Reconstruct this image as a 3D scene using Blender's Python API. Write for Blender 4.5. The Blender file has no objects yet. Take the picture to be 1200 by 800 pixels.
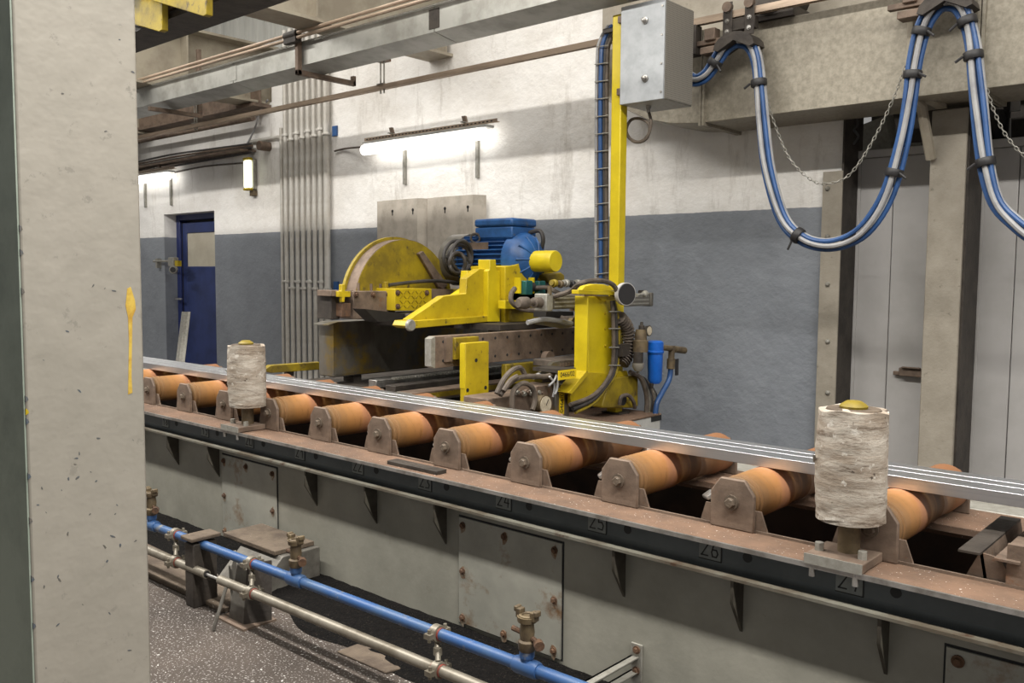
import bpy, math, random
from mathutils import Vector, Matrix
random.seed(7)
SC = bpy.context.scene
COL = SC.collection
PI = math.pi

# ------------------------------------------------------------------ camera
F = 1040.0; H = 1.4
CX = -Vector((-1173, -87, 1040)); CX.normalize()
dn = Vector((-100, 13780, 1040)); dn -= dn.dot(CX) * CX; dn.normalize()
CZ = -dn; CY = CZ.cross(CX)
right = Vector((CX.x, CY.x, CZ.x)); down = Vector((CX.y, CY.y, CZ.y)); fwd = Vector((CX.z, CY.z, CZ.z))
cam_d = bpy.data.cameras.new('camera'); cam = bpy.data.objects.new('camera', cam_d); COL.objects.link(cam)
cam_d.sensor_width = 36; cam_d.lens = 36 * F / 1200; cam_d.clip_start = .05
m = Matrix((( right.x, -down.x, -fwd.x, 0), (right.y, -down.y, -fwd.y, 0), (right.z, -down.z, -fwd.z, H), (0, 0, 0, 1)))
cam.matrix_world = m
SC.camera = cam
ORG = Vector((0, 0, H))
def ray(px, py): return right * ((px - 600) / F) + down * ((py - 400) / F) + fwd
def aY(px, py, y): d = ray(px, py); return ORG + d * (y / d.y)      # where the sight line meets the plane at depth y
def aX(px, py, x): d = ray(px, py); return ORG + d * (x / d.x)
def aZ(px, py, z): d = ray(px, py); return ORG + d * ((z - H) / d.z)

# ------------------------------------------------------------------ light and exposure
SC.view_settings.view_transform = 'Standard'
SC.view_settings.look = 'None'
SC.view_settings.exposure = -0.2
SC.view_settings.gamma = 1.0
SC.view_settings.use_curve_mapping = False
W = bpy.data.worlds.new('hall'); SC.world = W; W.use_nodes = True
W.node_tree.nodes['Background'].inputs[0].default_value = (1.0, .985, .95, 1)
W.node_tree.nodes['Background'].inputs[1].default_value = .33
def area(name, loc, sx, sy, power, col=(1, .96, .9), rot=(0, 0, 0)):
    l = bpy.data.lights.new(name, 'AREA'); l.shape = 'RECTANGLE'; l.size = sx; l.size_y = sy
    l.energy = power; l.color = col
    o = bpy.data.objects.new(name, l); COL.objects.link(o); o.location = loc; o.rotation_euler = rot
    return o
for k, x in enumerate((-9.2, -6.0, -2.8, .4, 3.6)):
    area('ceiling_strip_light', (x, .95, 4.7), 3.0, .2, 270)
    area('soft_fill_light', (x, 3.3, 6.0), 2.6, 1.8, 95)  # wide soft lights added to lift the wall, not real fixtures

# ------------------------------------------------------------------ materials
def lin(c):
    c /= 255.0
    return c / 12.92 if c <= .04045 else ((c + .055) / 1.055) ** 2.4
def rgb(r, g, b): return (lin(r), lin(g), lin(b), 1)
MATS = {}
class NT:
    def __init__(s, name):
        s.m = bpy.data.materials.new(name); s.m.use_nodes = True; s.t = s.m.node_tree
        s.b = s.t.nodes['Principled BSDF']; s.tc = s.t.nodes.new('ShaderNodeTexCoord')
    def n(s, typ, **k):
        x = s.t.nodes.new(typ)
        for a, v in k.items(): setattr(x, a, v)
        return x
    def l(s, a, b): s.t.links.new(a, b)
    def noise(s, scale, detail=4, rough=.6, stretch=None, kind='noise'):
        if kind == 'voronoi': t = s.n('ShaderNodeTexVoronoi')
        else:
            t = s.n('ShaderNodeTexNoise'); t.inputs['Detail'].default_value = detail; t.inputs['Roughness'].default_value = rough
        t.inputs['Scale'].default_value = scale
        if stretch:
            mp = s.n('ShaderNodeMapping'); mp.inputs['Scale'].default_value = stretch
            s.l(s.tc.outputs['Object'], mp.inputs['Vector']); s.l(mp.outputs[0], t.inputs['Vector'])
        else: s.l(s.tc.outputs['Object'], t.inputs['Vector'])
        return t.outputs['Distance'] if kind == 'voronoi' else t.outputs['Fac']
    def ramp(s, src, lo, hi):
        r = s.n('ShaderNodeMapRange'); r.inputs[1].default_value = lo; r.inputs[2].default_value = hi
        s.l(src, r.inputs[0]); return r.outputs[0]
    def mix(s, fac, a, b):
        x = s.n('ShaderNodeMix', data_type='RGBA')
        if isinstance(fac, (int, float)): x.inputs[0].default_value = fac
        else: s.l(fac, x.inputs[0])
        for v, i in ((a, 6), (b, 7)):
            if isinstance(v, tuple): x.inputs[i].default_value = v
            else: s.l(v, x.inputs[i])
        return x.outputs[2]
    def base(s, c):
        if isinstance(c, tuple): s.b.inputs['Base Color'].default_value = c
        else: s.l(c, s.b.inputs['Base Color'])
    def bump(s, src, strength, dist=.01):
        b = s.n('ShaderNodeBump'); b.inputs['Strength'].default_value = strength; b.inputs['Distance'].default_value = dist
        s.l(src, b.inputs['Height']); s.l(b.outputs[0], s.b.inputs['Normal'])
def mat(name, c1, c2=None, rough=.6, metal=0, sc=6, lo=.42, hi=.62, wear=None, wsc=14, wlo=.62, whi=.68, bump=0, bsc=60, stretch=None, wstretch=None, spec=None):
    t = NT(name); col = c1
    if c2: col = t.mix(t.ramp(t.noise(sc, 5, .65, stretch), lo, hi), c1, c2)
    if wear: col = t.mix(t.ramp(t.noise(wsc, 6, .7, wstretch), wlo, whi), col, wear)
    t.base(col)
    t.b.inputs['Roughness'].default_value = rough; t.b.inputs['Metallic'].default_value = metal
    if spec is not None: t.b.inputs['Specular IOR Level'].default_value = spec
    if bump: t.bump(t.noise(bsc, 3), bump)
    MATS[name] = t.m
    return t.m

# wall paint: white above a dado line, grey below (a painted line, at a fixed height)
def wall_mat():
    t = NT('painted_plaster')
    sep = t.n('ShaderNodeSeparateXYZ'); t.l(t.tc.outputs['Object'], sep.inputs[0])
    nz = t.noise(9, 2)
    ad = t.n('ShaderNodeMath', operation='MULTIPLY_ADD'); t.l(nz, ad.inputs[0]); ad.inputs[1].default_value = .012; t.l(sep.outputs[2], ad.inputs[2])
    fac = t.ramp(ad.outputs[0], 1.842, 1.846)
    white = t.mix(t.ramp(t.noise(1.1, 6, .7), .45, .75), rgb(240, 238, 234), rgb(216, 211, 203))
    white = t.mix(t.ramp(t.noise(2.2, 7, .75, (1.5, 1, .35)), .54, .78), white, rgb(168, 160, 149))
    grey = t.mix(t.ramp(t.noise(1.6, 6, .7), .4, .7), rgb(138, 143, 150), rgb(122, 127, 134))
    grey = t.mix(t.ramp(t.noise(30, 5, .7), .68, .74), grey, rgb(166, 168, 168))
    t.base(t.mix(fac, grey, white)); t.b.inputs['Roughness'].default_value = .55
    b1 = t.noise(7, 8, .65)
    t.bump(b1, .55, .03)
    MATS['wall'] = t.m
wall_mat()
def floor_mat():
    t = NT('speckled_floor')
    c = t.mix(t.ramp(t.noise(2.5, 6), .35, .7), rgb(74, 65, 58), rgb(52, 44, 38))
    c = t.mix(t.ramp(t.noise(120, 2, .5), .60, .66), c, rgb(150, 146, 142))
    c = t.mix(t.ramp(t.noise(70, 2, .5), .68, .71), c, rgb(205, 202, 198))
    t.base(c); t.b.inputs['Roughness'].default_value = .8; t.bump(t.noise(90, 3), .5, .006)
    MATS['floor'] = t.m
floor_mat()
def gravel_mat():
    t = NT('dark_swarf')
    c = t.mix(t.ramp(t.noise(60, 5), .4, .7), rgb(8, 7, 7), rgb(20, 17, 15))
    c = t.mix(t.ramp(t.noise(170, 2, .5), .66, .70), c, rgb(66, 60, 54))
    t.b.inputs['Specular IOR Level'].default_value = .15
    t.base(c); t.b.inputs['Roughness'].default_value = .95; t.bump(t.noise(70, 4), 1, .02)
    MATS['swarf'] = t.m
gravel_mat()
def deck_mat():
    t = NT('dusty_rusty_deck')
    c = t.mix(t.ramp(t.noise(6, 6, .7), .38, .66), rgb(116, 91, 73), rgb(90, 72, 59))
    c = t.mix(t.ramp(t.noise(150, 2, .5), .70, .74), c, rgb(225, 215, 205))
    t.base(c); t.b.inputs['Roughness'].default_value = .9; t.bump(t.noise(80, 3), .4, .005)
    MATS['deck'] = t.m
deck_mat()
def roller_mat():
    # the drum's colour runs in bands along its axis: dark near end, orange body, pinkish polished track, darker stretch beyond it
    t = NT('orange_roller')
    sep = t.n('ShaderNodeSeparateXYZ'); t.l(t.tc.outputs['Object'], sep.inputs[0])
    nz = t.noise(7, 4, .6, (1, 6, 1))
    ad = t.n('ShaderNodeMath', operation='MULTIPLY_ADD'); t.l(nz, ad.inputs[0]); ad.inputs[1].default_value = .09; t.l(sep.outputs[1], ad.inputs[2])
    mr = t.ramp(ad.outputs[0], .05, .76)
    cr = t.n('ShaderNodeValToRGB'); t.l(mr, cr.inputs[0]); e = cr.color_ramp.elements
    stops = [(0, (104, 84, 58)), (0.05, (128, 96, 62)), (0.16, (158, 112, 62)), (0.24, (166, 116, 68)), (0.31, (176, 124, 92)), (0.38, (158, 102, 58)), (0.42, (184, 136, 74)), (0.45, (154, 106, 56)), (0.5, (108, 76, 48)), (0.75, (100, 68, 40)), (0.86, (128, 88, 58)), (1, (130, 90, 60))]
    e[0].position = 0; e[0].color = rgb(*stops[0][1]); e[1].position = 1; e[1].color = rgb(*stops[-1][1])
    for p, c in stops[1:-1]:
        x = e.new(p); x.color = rgb(*c)
    c = t.mix(t.ramp(t.noise(16, 5, .7, (1, 3, 1)), .56, .8), cr.outputs[0], rgb(120, 84, 46))
    t.base(c); t.b.inputs['Roughness'].default_value = .55
    MATS['roller'] = t.m
roller_mat()
def corr(name, c):
    t = NT(name); t.base(t.mix(t.ramp(t.noise(3, 4, .6, (4, 1, .4)), .45, .75), c, tuple(v * .75 for v in c[:3]) + (1,)))
    t.b.inputs['Roughness'].default_value = .6; MATS[name] = t.m
corr('cladding', rgb(176, 176, 170))
mat('cream_steel', rgb(168, 160, 143), rgb(146, 137, 122), .6, sc=3, wear=rgb(120, 108, 92), wsc=5, wlo=.66, whi=.75)
mat('dark_steel', rgb(70, 64, 58), rgb(52, 47, 43), .6, .3, sc=8, bump=.2)
mat('brown_steel', rgb(124, 107, 93), rgb(96, 82, 71), .65, .2, sc=9, wear=rgb(120, 84, 58), wlo=.6, whi=.72, bump=.15)
mat('black', rgb(26, 25, 25), rgb(38, 36, 35), .6)
mat('black_rubber', rgb(40, 39, 40), None, .5)
mat('box_grey', rgb(174, 178, 181), rgb(158, 162, 165), .5, .1, sc=8)
mat('galv', rgb(160, 158, 150), rgb(134, 131, 122), .5, .35, sc=40, lo=.35, hi=.7, bump=.05)
mat('duct_galv', rgb(160, 153, 138), rgb(132, 126, 112), .5, .2, sc=38, lo=.35, hi=.68, wear=rgb(108, 102, 90), wsc=1.5, wlo=.5, whi=.75)
mat('tray_galv', rgb(176, 176, 170), rgb(150, 149, 142), .45, .4, sc=4)
mat('steel_bright', rgb(190, 188, 184), rgb(150, 146, 140), .35, .8, sc=12)
mat('alu', rgb(226, 228, 232), rgb(216, 219, 224), .34, 1.0, sc=3, stretch=(.4, 30, 30))
mat('table_paint', rgb(152, 150, 139), rgb(128, 127, 117), .6, sc=3, lo=.35, hi=.7, wear=rgb(96, 78, 60), wsc=3.2, wlo=.66, whi=.76, bump=.1, bsc=25)
mat('panel_paint', rgb(164, 163, 153), rgb(140, 140, 131), .5, .15, sc=4, lo=.35, hi=.7, wear=rgb(118, 90, 62), wsc=4.5, wlo=.56, whi=.7)
mat('flange_paint', rgb(84, 90, 92), rgb(66, 72, 74), .45, .2, sc=3.5, lo=.35, hi=.7, wear=rgb(92, 74, 58), wsc=6, wlo=.68, whi=.76)
mat('flange_lower', rgb(112, 110, 100), rgb(86, 78, 66), .6, .1, sc=5, lo=.4, hi=.6, wear=rgb(70, 50, 36), wsc=7, wlo=.6, whi=.68, wstretch=(1, 1, .4))
mat('rust_stain', rgb(150, 140, 124), rgb(112, 82, 56), .7, sc=38, lo=.4, hi=.6)
mat('plain_steel', rgb(116, 113, 106), rgb(88, 84, 78), .55, .3, sc=8)
mat('gusset_dark', rgb(84, 80, 70), rgb(64, 58, 50), .7, sc=9)
mat('rust', rgb(98, 72, 52), rgb(76, 58, 46), .8, sc=30, bump=.4)
mat('column_paint', rgb(160, 155, 145), rgb(144, 140, 130), .5, sc=2.5, lo=.35, hi=.7, wear=rgb(140, 136, 127), wsc=16, wlo=.62, whi=.66, bump=.35, bsc=11)
mat('column_green', rgb(152, 164, 152), rgb(130, 142, 131), .55, sc=2.5, wear=rgb(60, 62, 56), wsc=12, wlo=.68, whi=.72, bump=.2, bsc=14)
mat('chip', rgb(96, 92, 86), rgb(74, 84, 96), .7, sc=40)
mat('yellow_streak', rgb(206, 176, 76), rgb(180, 140, 50), .6, sc=20)
mat('yellow', rgb(192, 168, 24), rgb(158, 136, 20), .45, sc=5, lo=.35, hi=.7, wear=rgb(86, 72, 40), wsc=20, wlo=.62, whi=.68, bump=.05)
mat('yellow_dirty', rgb(152, 132, 20), rgb(112, 96, 26), .55, sc=5, lo=.38, hi=.62, wear=rgb(70, 58, 36), wsc=12, wlo=.58, whi=.68, bump=.1)
mat('yellow_bright', rgb(208, 186, 26), rgb(190, 168, 22), .4, sc=4, wear=rgb(130, 110, 40), wsc=20, wlo=.7, whi=.75)
mat('blue_motor', rgb(36, 84, 140), rgb(28, 66, 112), .45, sc=8, wear=rgb(96, 90, 84), wsc=9, wlo=.64, whi=.74)
mat('blue_pipe', rgb(46, 82, 132), rgb(66, 92, 126), .45, sc=7, wear=rgb(120, 118, 112), wsc=13, wlo=.6, whi=.7)
mat('blue_filter', rgb(24, 100, 196), rgb(18, 84, 176), .35, sc=6)
mat('blue_hose', rgb(50, 86, 138), rgb(40, 72, 118), .4, sc=6)
mat('grey_hose', rgb(160, 160, 160), rgb(136, 136, 138), .45, sc=6)
mat('red_hose', rgb(160, 64, 52), None, .5)
mat('dirty_hose', rgb(98, 88, 78), rgb(70, 62, 55), .7, sc=14)
mat('black_hose', rgb(58, 54, 52), rgb(44, 42, 40), .6, sc=10)
mat('grey_pipe', rgb(138, 132, 120), rgb(112, 105, 92), .45, .4, sc=8, wear=rgb(104, 84, 62), wsc=9, wlo=.66, whi=.75)
mat('conduit', rgb(200, 197, 190), rgb(182, 177, 168), .45, .2, sc=5)
mat('copper_rail', rgb(190, 170, 150), rgb(160, 142, 124), .5, .4, sc=6, stretch=(.4, 4, 4))
mat('brass', rgb(110, 96, 72), rgb(84, 72, 56), .6, .25, sc=18)
mat('red_clamp', rgb(140, 60, 50), rgb(110, 60, 48), .6, sc=20)
mat('trough_steel', rgb(124, 120, 112), rgb(96, 92, 84), .45, .5, sc=2.6, wear=rgb(140, 116, 44), wsc=2.4, wlo=.53, whi=.66, stretch=(1, 1, .5))
mat('door_blue', rgb(44, 58, 108), rgb(36, 48, 90), .5, sc=3)
mat('door_frame_blue', rgb(34, 46, 96), None, .45)
mat('door_pane', rgb(196, 190, 172), rgb(180, 172, 154), .3, sc=2)
mat('panel_white', rgb(184, 182, 180), rgb(170, 168, 165), .5, sc=1.5, wear=rgb(150, 146, 140), wsc=20, wlo=.72, whi=.76)
mat('concrete', rgb(160, 153, 140), rgb(136, 129, 116), .8, sc=5, lo=.35, hi=.7, wear=rgb(112, 106, 94), wsc=16, wlo=.62, whi=.72, bump=.2)
mat('board', rgb(186, 178, 166), rgb(164, 156, 144), .7, sc=6, wear=rgb(136, 112, 84), wsc=6, wlo=.62, whi=.74, wstretch=(3, 3, .5))
mat('white_box', rgb(190, 190, 186), rgb(170, 170, 166), .5, sc=4)
mat('green_plug', rgb(24, 92, 88), rgb(18, 66, 66), .5, sc=10)
mat('bowl', rgb(130, 126, 116), None, .25)
mat('gauge_face', rgb(196, 186, 164), rgb(170, 158, 136), .5, sc=30)
mat('sign_yellow', rgb(228, 196, 20), None, .5)
mat('paint_black', rgb(30, 31, 32), None, .7)
mat('paint_pale', rgb(120, 124, 122), rgb(104, 108, 106), .7, sc=12)
mat('oil_pan', rgb(58, 44, 35), rgb(38, 30, 25), .6, sc=8, wear=rgb(96, 86, 76), wsc=60, wlo=.70, whi=.74)
mat('mud', rgb(98, 86, 73), rgb(76, 65, 55), .9, sc=9, wear=rgb(184, 176, 164), wsc=70, wlo=.66, whi=.70, bump=.5, bsc=40)
def log_mat():
    t = NT('birch_wrap')
    c = t.mix(t.ramp(t.noise(7, 7, .72, (1, 1, 3)), .40, .60), rgb(182, 174, 162), rgb(142, 129, 114))
    c = t.mix(t.ramp(t.noise(11, 7, .78, (.8, .8, 4)), .53, .64), c, rgb(104, 90, 76))
    c = t.mix(t.ramp(t.noise(30, 4, .7), .60, .66), c, rgb(200, 194, 184))
    c = t.mix(t.ramp(t.noise(24, 4, .7), .64, .68), c, rgb(78, 68, 60))
    t.base(c); t.b.inputs['Roughness'].default_value = .85; t.bump(t.noise(22, 6, .7, (1, 1, 4)), .35, .01)
    MATS['log'] = t.m
log_mat()
def emis(name, c, s):
    t = NT(name); t.base((.9, .9, .9, 1)); t.b.inputs['Emission Color'].default_value = c; t.b.inputs['Emission Strength'].default_value = s; MATS[name] = t.m
emis('tube_glow', (1, .97, .92, 1), 5.5)
emis('emergency_glow', (.96, 1, .72, 1), 2.2)
def perf_mat():
    t = NT('perforated_sheet')
    v = t.n('ShaderNodeTexVoronoi'); v.inputs['Scale'].default_value = 85; v.inputs['Randomness'].default_value = 0
    t.l(t.tc.outputs['Object'], v.inputs['Vector'])
    t.base(t.mix(t.ramp(v.outputs['Distance'], .25, .32), rgb(40, 38, 36), rgb(140, 136, 128)))
    t.b.inputs['Roughness'].default_value = .5; t.b.inputs['Metallic'].default_value = .3; MATS['perforated'] = t.m
perf_mat()

# ------------------------------------------------------------------ mesh building
class MB:
    def __init__(s): s.v = []; s.f = []
    def add(s, vs, fs):
        o = len(s.v); s.v += [Vector(v) for v in vs]; s.f += [tuple(i + o for i in f) for f in fs]; return s
    def box(s, x0, x1, y0, y1, z0, z1):
        if x0 > x1: x0, x1 = x1, x0
        if y0 > y1: y0, y1 = y1, y0
        if z0 > z1: z0, z1 = z1, z0
        return s.add([(x0, y0, z0), (x1, y0, z0), (x1, y1, z0), (x0, y1, z0), (x0, y0, z1), (x1, y0, z1), (x1, y1, z1), (x0, y1, z1)],
              [(3, 2, 1, 0), (4, 5, 6, 7), (0, 1, 5, 4), (1, 2, 6, 5), (2, 3, 7, 6), (3, 0, 4, 7)])
    def prism(s, pts, d):
        # pts: coplanar 3D outline; d: extrusion vector
        d = Vector(d); n = len(pts); pts = [Vector(p) for p in pts]
        nrm = Vector((0, 0, 0))
        for i in range(n): nrm += pts[i].cross(pts[(i + 1) % n])
        if nrm.dot(d) > 0: pts = pts[::-1]
        vs = pts + [p + d for p in pts]
        fs = [tuple(range(n)), tuple(range(2 * n - 1, n - 1, -1))] + [(i, i + n, (i + 1) % n + n, (i + 1) % n) for i in range(n)]
        return s.add(vs, fs)
    def px(s, yz, x0, x1): return s.prism([(x0, y, z) for y, z in yz], (x1 - x0, 0, 0))
    def py(s, xz, y0, y1): return s.prism([(x, y0, z) for x, z in xz], (0, y1 - y0, 0))
    def pz(s, xy, z0, z1): return s.prism([(x, y, z0) for x, y in xy], (0, 0, z1 - z0))
    def cyl(s, p0, p1, r, r1=None, n=16):
        return s.lathe(p0, p1, [(0, r), (1, r if r1 is None else r1)], n)
    def lathe(s, p0, p1, prof, n=20):
        # prof: (fraction along p0->p1, radius)
        p0 = Vector(p0); p1 = Vector(p1); ax = p1 - p0; z = ax.normalized()
        u = z.orthogonal().normalized(); w = z.cross(u)
        vs = []; fs = []
        for t, r in prof:
            for i in range(n):
                a = 2 * PI * i / n; vs.append(p0 + ax * t + u * (math.cos(a) * r) + w * (math.sin(a) * r))
        m_ = len(prof)
        for j in range(m_ - 1):
            for i in range(n):
                k = (i + 1) % n; fs.append((j * n + i, j * n + k, (j + 1) * n + k, (j + 1) * n + i))
        fs.append(tuple(range(n - 1, -1, -1))); fs.append(tuple((m_ - 1) * n + i for i in range(n)))
        return s.add(vs, fs)
    def tube(s, pts, r, n=8, smooth=True, sub=6, closed=False):
        pts = [Vector(p) for p in pts]
        if smooth and len(pts) > 2: pts = spline(pts, sub)
        m_ = len(pts); t0 = (pts[1] - pts[0]).normalized(); u = t0.orthogonal().normalized()
        vs = []; fs = []
        for j, p in enumerate(pts):
            t = (pts[min(j + 1, m_ - 1)] - pts[max(j - 1, 0)]).normalized()
            u = (u - t * u.dot(t)); u = u.normalized() if u.length > 1e-6 else t.orthogonal().normalized(); w = t.cross(u)
            for i in range(n):
                a = 2 * PI * i / n; vs.append(p + u * (math.cos(a) * r) + w * (math.sin(a) * r))
        for j in range(m_ - 1):
            for i in range(n):
                k = (i + 1) % n; fs.append((j * n + i, j * n + k, (j + 1) * n + k, (j + 1) * n + i))
        fs.append(tuple(range(n - 1, -1, -1))); fs.append(tuple((m_ - 1) * n + i for i in range(n)))
        return s.add(vs, fs)
    def ring(s, c, axis, R, r, n=20, k=8):
        c = Vector(c); z = Vector(axis).normalized(); u = z.orthogonal().normalized(); w = z.cross(u)
        vs = []; fs = []
        for i in range(n):
            a = 2 * PI * i / n; d = u * math.cos(a) + w * math.sin(a)
            for j in range(k):
                b = 2 * PI * j / k; vs.append(c + d * (R + r * math.cos(b)) + z * (r * math.sin(b)))
        for i in range(n):
            for j in range(k):
                fs.append((i * k + j, ((i + 1) % n) * k + j, ((i + 1) % n) * k + (j + 1) % k, i * k + (j + 1) % k))
        return s.add(vs, fs)
    def bolt(s, p, d, r=.012, h=.01):
        p = Vector(p); d = Vector(d).normalized()
        s.lathe(p, p + d * h * .35, [(0, r * 1.5), (1, r * 1.5)], 14)
        return s.lathe(p + d * h * .3, p + d * h, [(0, r), (.85, r), (1, r * .85)], 6)
def spline(P, sub):
    out = []; n = len(P)
    for i in range(n - 1):
        a = P[max(i - 1, 0)]; b = P[i]; c = P[i + 1]; d = P[min(i + 2, n - 1)]
        for k in range(sub):
            t = k / sub
            out.append(.5 * ((2 * b) + (c - a) * t + (2 * a - 5 * b + 4 * c - d) * t * t + (3 * b - a - 3 * c + d) * t ** 3))
    out.append(P[-1]); return out
BASE = {}
def tag(o, label=None, cat=None, group=None, kind=None):
    if label: o['label'] = label
    if cat: o['category'] = cat
    if group: o['group'] = group
    if kind: o['kind'] = kind
    return o
def thing(name, label, cat, loc, group=None):
    o = bpy.data.objects.new(name, None); COL.objects.link(o); o.location = loc; o.empty_display_size = .1
    BASE[o] = Vector(loc); return tag(o, label, cat, group)
def obj(name, mb, mt, parent=None, bev=0, ang=38, origin=None, seg=2):
    if parent is not None: org = BASE[parent]
    elif origin is not None: org = Vector(origin)
    else:
        lo = [min(v[i] for v in mb.v) for i in range(3)]; hi = [max(v[i] for v in mb.v) for i in range(3)]
        org = Vector(((lo[0] + hi[0]) / 2, (lo[1] + hi[1]) / 2, lo[2]))
    me = bpy.data.meshes.new(name); me.from_pydata([tuple(v - org) for v in mb.v], [], mb.f)
    me.materials.append(MATS[mt] if isinstance(mt, str) else mt)
    me.polygons.foreach_set('use_smooth', [True] * len(me.polygons)); me.set_sharp_from_angle(angle=math.radians(ang)); me.update()
    o = bpy.data.objects.new(name, me); COL.objects.link(o); BASE[o] = org
    if parent is not None: o.parent = parent
    else: o.location = org
    if bev:
        b = o.modifiers.new('edge', 'BEVEL'); b.width = bev; b.segments = seg; b.limit_method = 'ANGLE'; b.angle_limit = .6
    return o
def copy_tree(o, parent=None):
    c = o.copy(); COL.objects.link(c); c.parent = parent; BASE[c] = BASE[o]
    for ch in list(o.children): copy_tree(ch, c)
    return c
def struct(name, mb, mt, parent=None, **k):
    o = obj(name, mb, mt, parent, origin=None if parent else (0, 0, 0), **k)
    if parent is None: o['kind'] = 'structure'
    return o

# ================================================================== SETTING
YW = 5.5
struct('floor', MB().box(-16, 6, -5, 9, -.25, 0), 'floor')
# back wall with the doorway left open
dl = aY(193, 300, YW).x; Yd = aX(207, 300, dl).y; dr = aY(252, 300, YW).x; dt = 2.12
w = MB()
XE = aY(962, 300, YW).x + .02
w.box(-16, dl, YW, Yd + .12, 0, 3.22)
w.box(dl, dr, YW, Yd + .12, dt, 3.22)
w.box(dr, -8.35, YW, YW + .3, 0, 3.22)
w.box(-8.35, XE, YW, YW + .3, 0, 3.62)
struct('wall_back', w, 'wall')
# ribbed cladding above the masonry
cl = MB(); pr = []
x = -16.0
while x < 4:
    pr += [(x, 6.0), (x + .13, 6.0), (x + .145, 5.975), (x + .185, 5.975)]; x += .2
pts = [(a, b) for a, b in pr]
n = len(pts)
cl.add([(a, b, 2.9) for a, b in pts] + [(a, b, 6.2) for a, b in pts], [(i, i + 1, n + i + 1, n + i) for i in range(n - 1)])
struct('wall_cladding_back', cl, 'cladding')
# ribbed roof sheet
rf = MB(); y = -5.0; pr = []
while y < 9:
    pr += [(y, 6.2), (y + .2, 6.2), (y + .22, 6.24), (y + .28, 6.24)]; y += .3
n = len(pr)
rf.add([(-16, a, b) for a, b in pr] + [(6, a, b) for a, b in pr], [(i + 1, i, n + i, n + i + 1) for i in range(n - 1)])
struct('ceiling', rf, 'cladding')
# steel ledge along the wall head at the left
lg = MB(); lz = 3.19
lg.box(-14, -8.36, 5.28, 5.5, lz - .035, lz); lg.box(-14, -8.36, 5.36, 5.38, lz, lz + .16)
struct('trim_1', lg, 'brown_steel')

# roof beams running into the back wall
def ibeam_y(x, z, wd, h, y0, y1, mt, label):
    t = thing('roof_beam', label, 'beam', (x, y1, z), 'cream roof beams over the back wall')
    obj('bottom_flange', MB().box(x - wd / 2, x + wd / 2, y0, y1, z, z + .025), mt, t)
    obj('web', MB().box(x - .012, x + .012, y0, y1, z + .025, z + h - .025), mt, t)
    obj('top_flange', MB().box(x - wd / 2, x + wd / 2, y0, y1, z + h - .025, z + h), mt, t)
    for yy in (y1 - .06, y1 - 1.4):
        for sx in (-1, 1):
            obj('stiffener', MB().box(x + sx * .012, x + sx * (wd / 2 - .02), yy - .008, yy + .008, z + .025, z + h - .025), mt, t)
    return t
bx = (aY(505, 73, YW).x + aY(529, 67, YW).x) / 2
ibeam_y(bx, 3.27, .3, .75, 2.2, 5.5, 'cream_steel', 'cream steel roof beam meeting the white wall above the long fluorescent lamp')
ibeam_y(-8.55, 3.2, .32, .62, 3.6, 5.98, 'cream_steel', 'cream steel roof beam above the vertical grey conduits')
ibeam_y(-11.1, 3.12, .32, .62, 3.6, 5.98, 'cream_steel', 'cream steel roof beam above the blue door, farthest left')

# dark crane runway beam, upper left, running along the hall
t = thing('crane_runway_beam', 'dark steel crane runway beam crossing the upper left corner', 'beam', (-5, 3.0, 2.93))
RY = 3.0; rz = aY(165, 60, RY).z
obj('bottom_flange', MB().box(-9, -3.95, RY - .26, RY, rz, rz + .03), 'dark_steel', t)
obj('web', MB().box(-9, -3.95, RY - .14, RY - .12, rz + .03, rz + .45), 'dark_steel', t)
obj('rail', MB().box(-9, -3.95, RY - .27, RY - .24, rz + .055, rz + .085), 'brown_steel', t)
obj('rail', MB().box(-9, -3.95, RY - .27, RY - .23, rz + .13, rz + .17), 'dark_steel', t)
obj('rail', MB().box(-9, -3.95, RY - .25, RY - .2, rz + .21, rz + .25), 'dark_steel', t)
obj('top_flange', MB().box(-9, -3.95, RY - .26, RY, rz + .45, rz + .48), 'dark_steel', t)
# yellow hoist carriage plates hanging in front of the runway beam
t = thing('crane_end_carriage', 'yellow crane carriage plates hanging at the top left', 'crane', tuple(aY(200, 10, 2.8)))
def pyx(mb, px, Y, th):
    pts = [aY(a, b, Y) for a, b in px]; return mb.prism(pts, (0, th, 0))
obj('side_plate', pyx(MB(), [(176, -34), (176, 0), (238, 19), (242, 17), (242, -40)], 2.62, .04), 'yellow_dirty', t, bev=.004)
obj('end_plate', pyx(MB(), [(120, -30), (120, 18), (186, 37), (190, 35), (190, -30)], 2.68, .04), 'yellow_dirty', t, bev=.004)
obj('bumper', MB().cyl(aY(150, -14, 2.6), aY(150, -14, 2.64), .04), 'black_rubber', t)

# ------------------------------------------------------------------ doorway 1
dxl = dl + .002; dxr = aY(258, 300, Yd).x
dz1 = dt + .03
root = thing('door_1', None, None, ((dxl + dxr) / 2, Yd, 0)); root['kind'] = 'structure'
root['label'] = 'dark blue hall door with a cream upper pane'
f = MB(); f.box(dxl, dxl + .09, Yd, Yd + .1, 0, dz1); f.box(dxl + .09, dxr, Yd, Yd + .1, dz1 - .1, dz1)
obj('door_frame', f, 'door_frame_blue', root, bev=.006)
pt = aY(235, 272, Yd).z; pb = aY(235, 312, Yd).z
lf = MB(); a0 = dxl + .1
lf.box(a0, a0 + .1, Yd + .03, Yd + .07, 0, dz1 - .13); lf.box(a0 + .1, dxr, Yd + .03, Yd + .07, pt, dz1 - .13); lf.box(a0 + .1, dxr, Yd + .03, Yd + .07, 0, pb)
obj('door_leaf', lf, 'door_blue', root, bev=.005)
obj('pane', MB().box(a0 + .1, dxr, Yd + .045, Yd + .055, pb, pt), 'door_pane', root)
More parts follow.
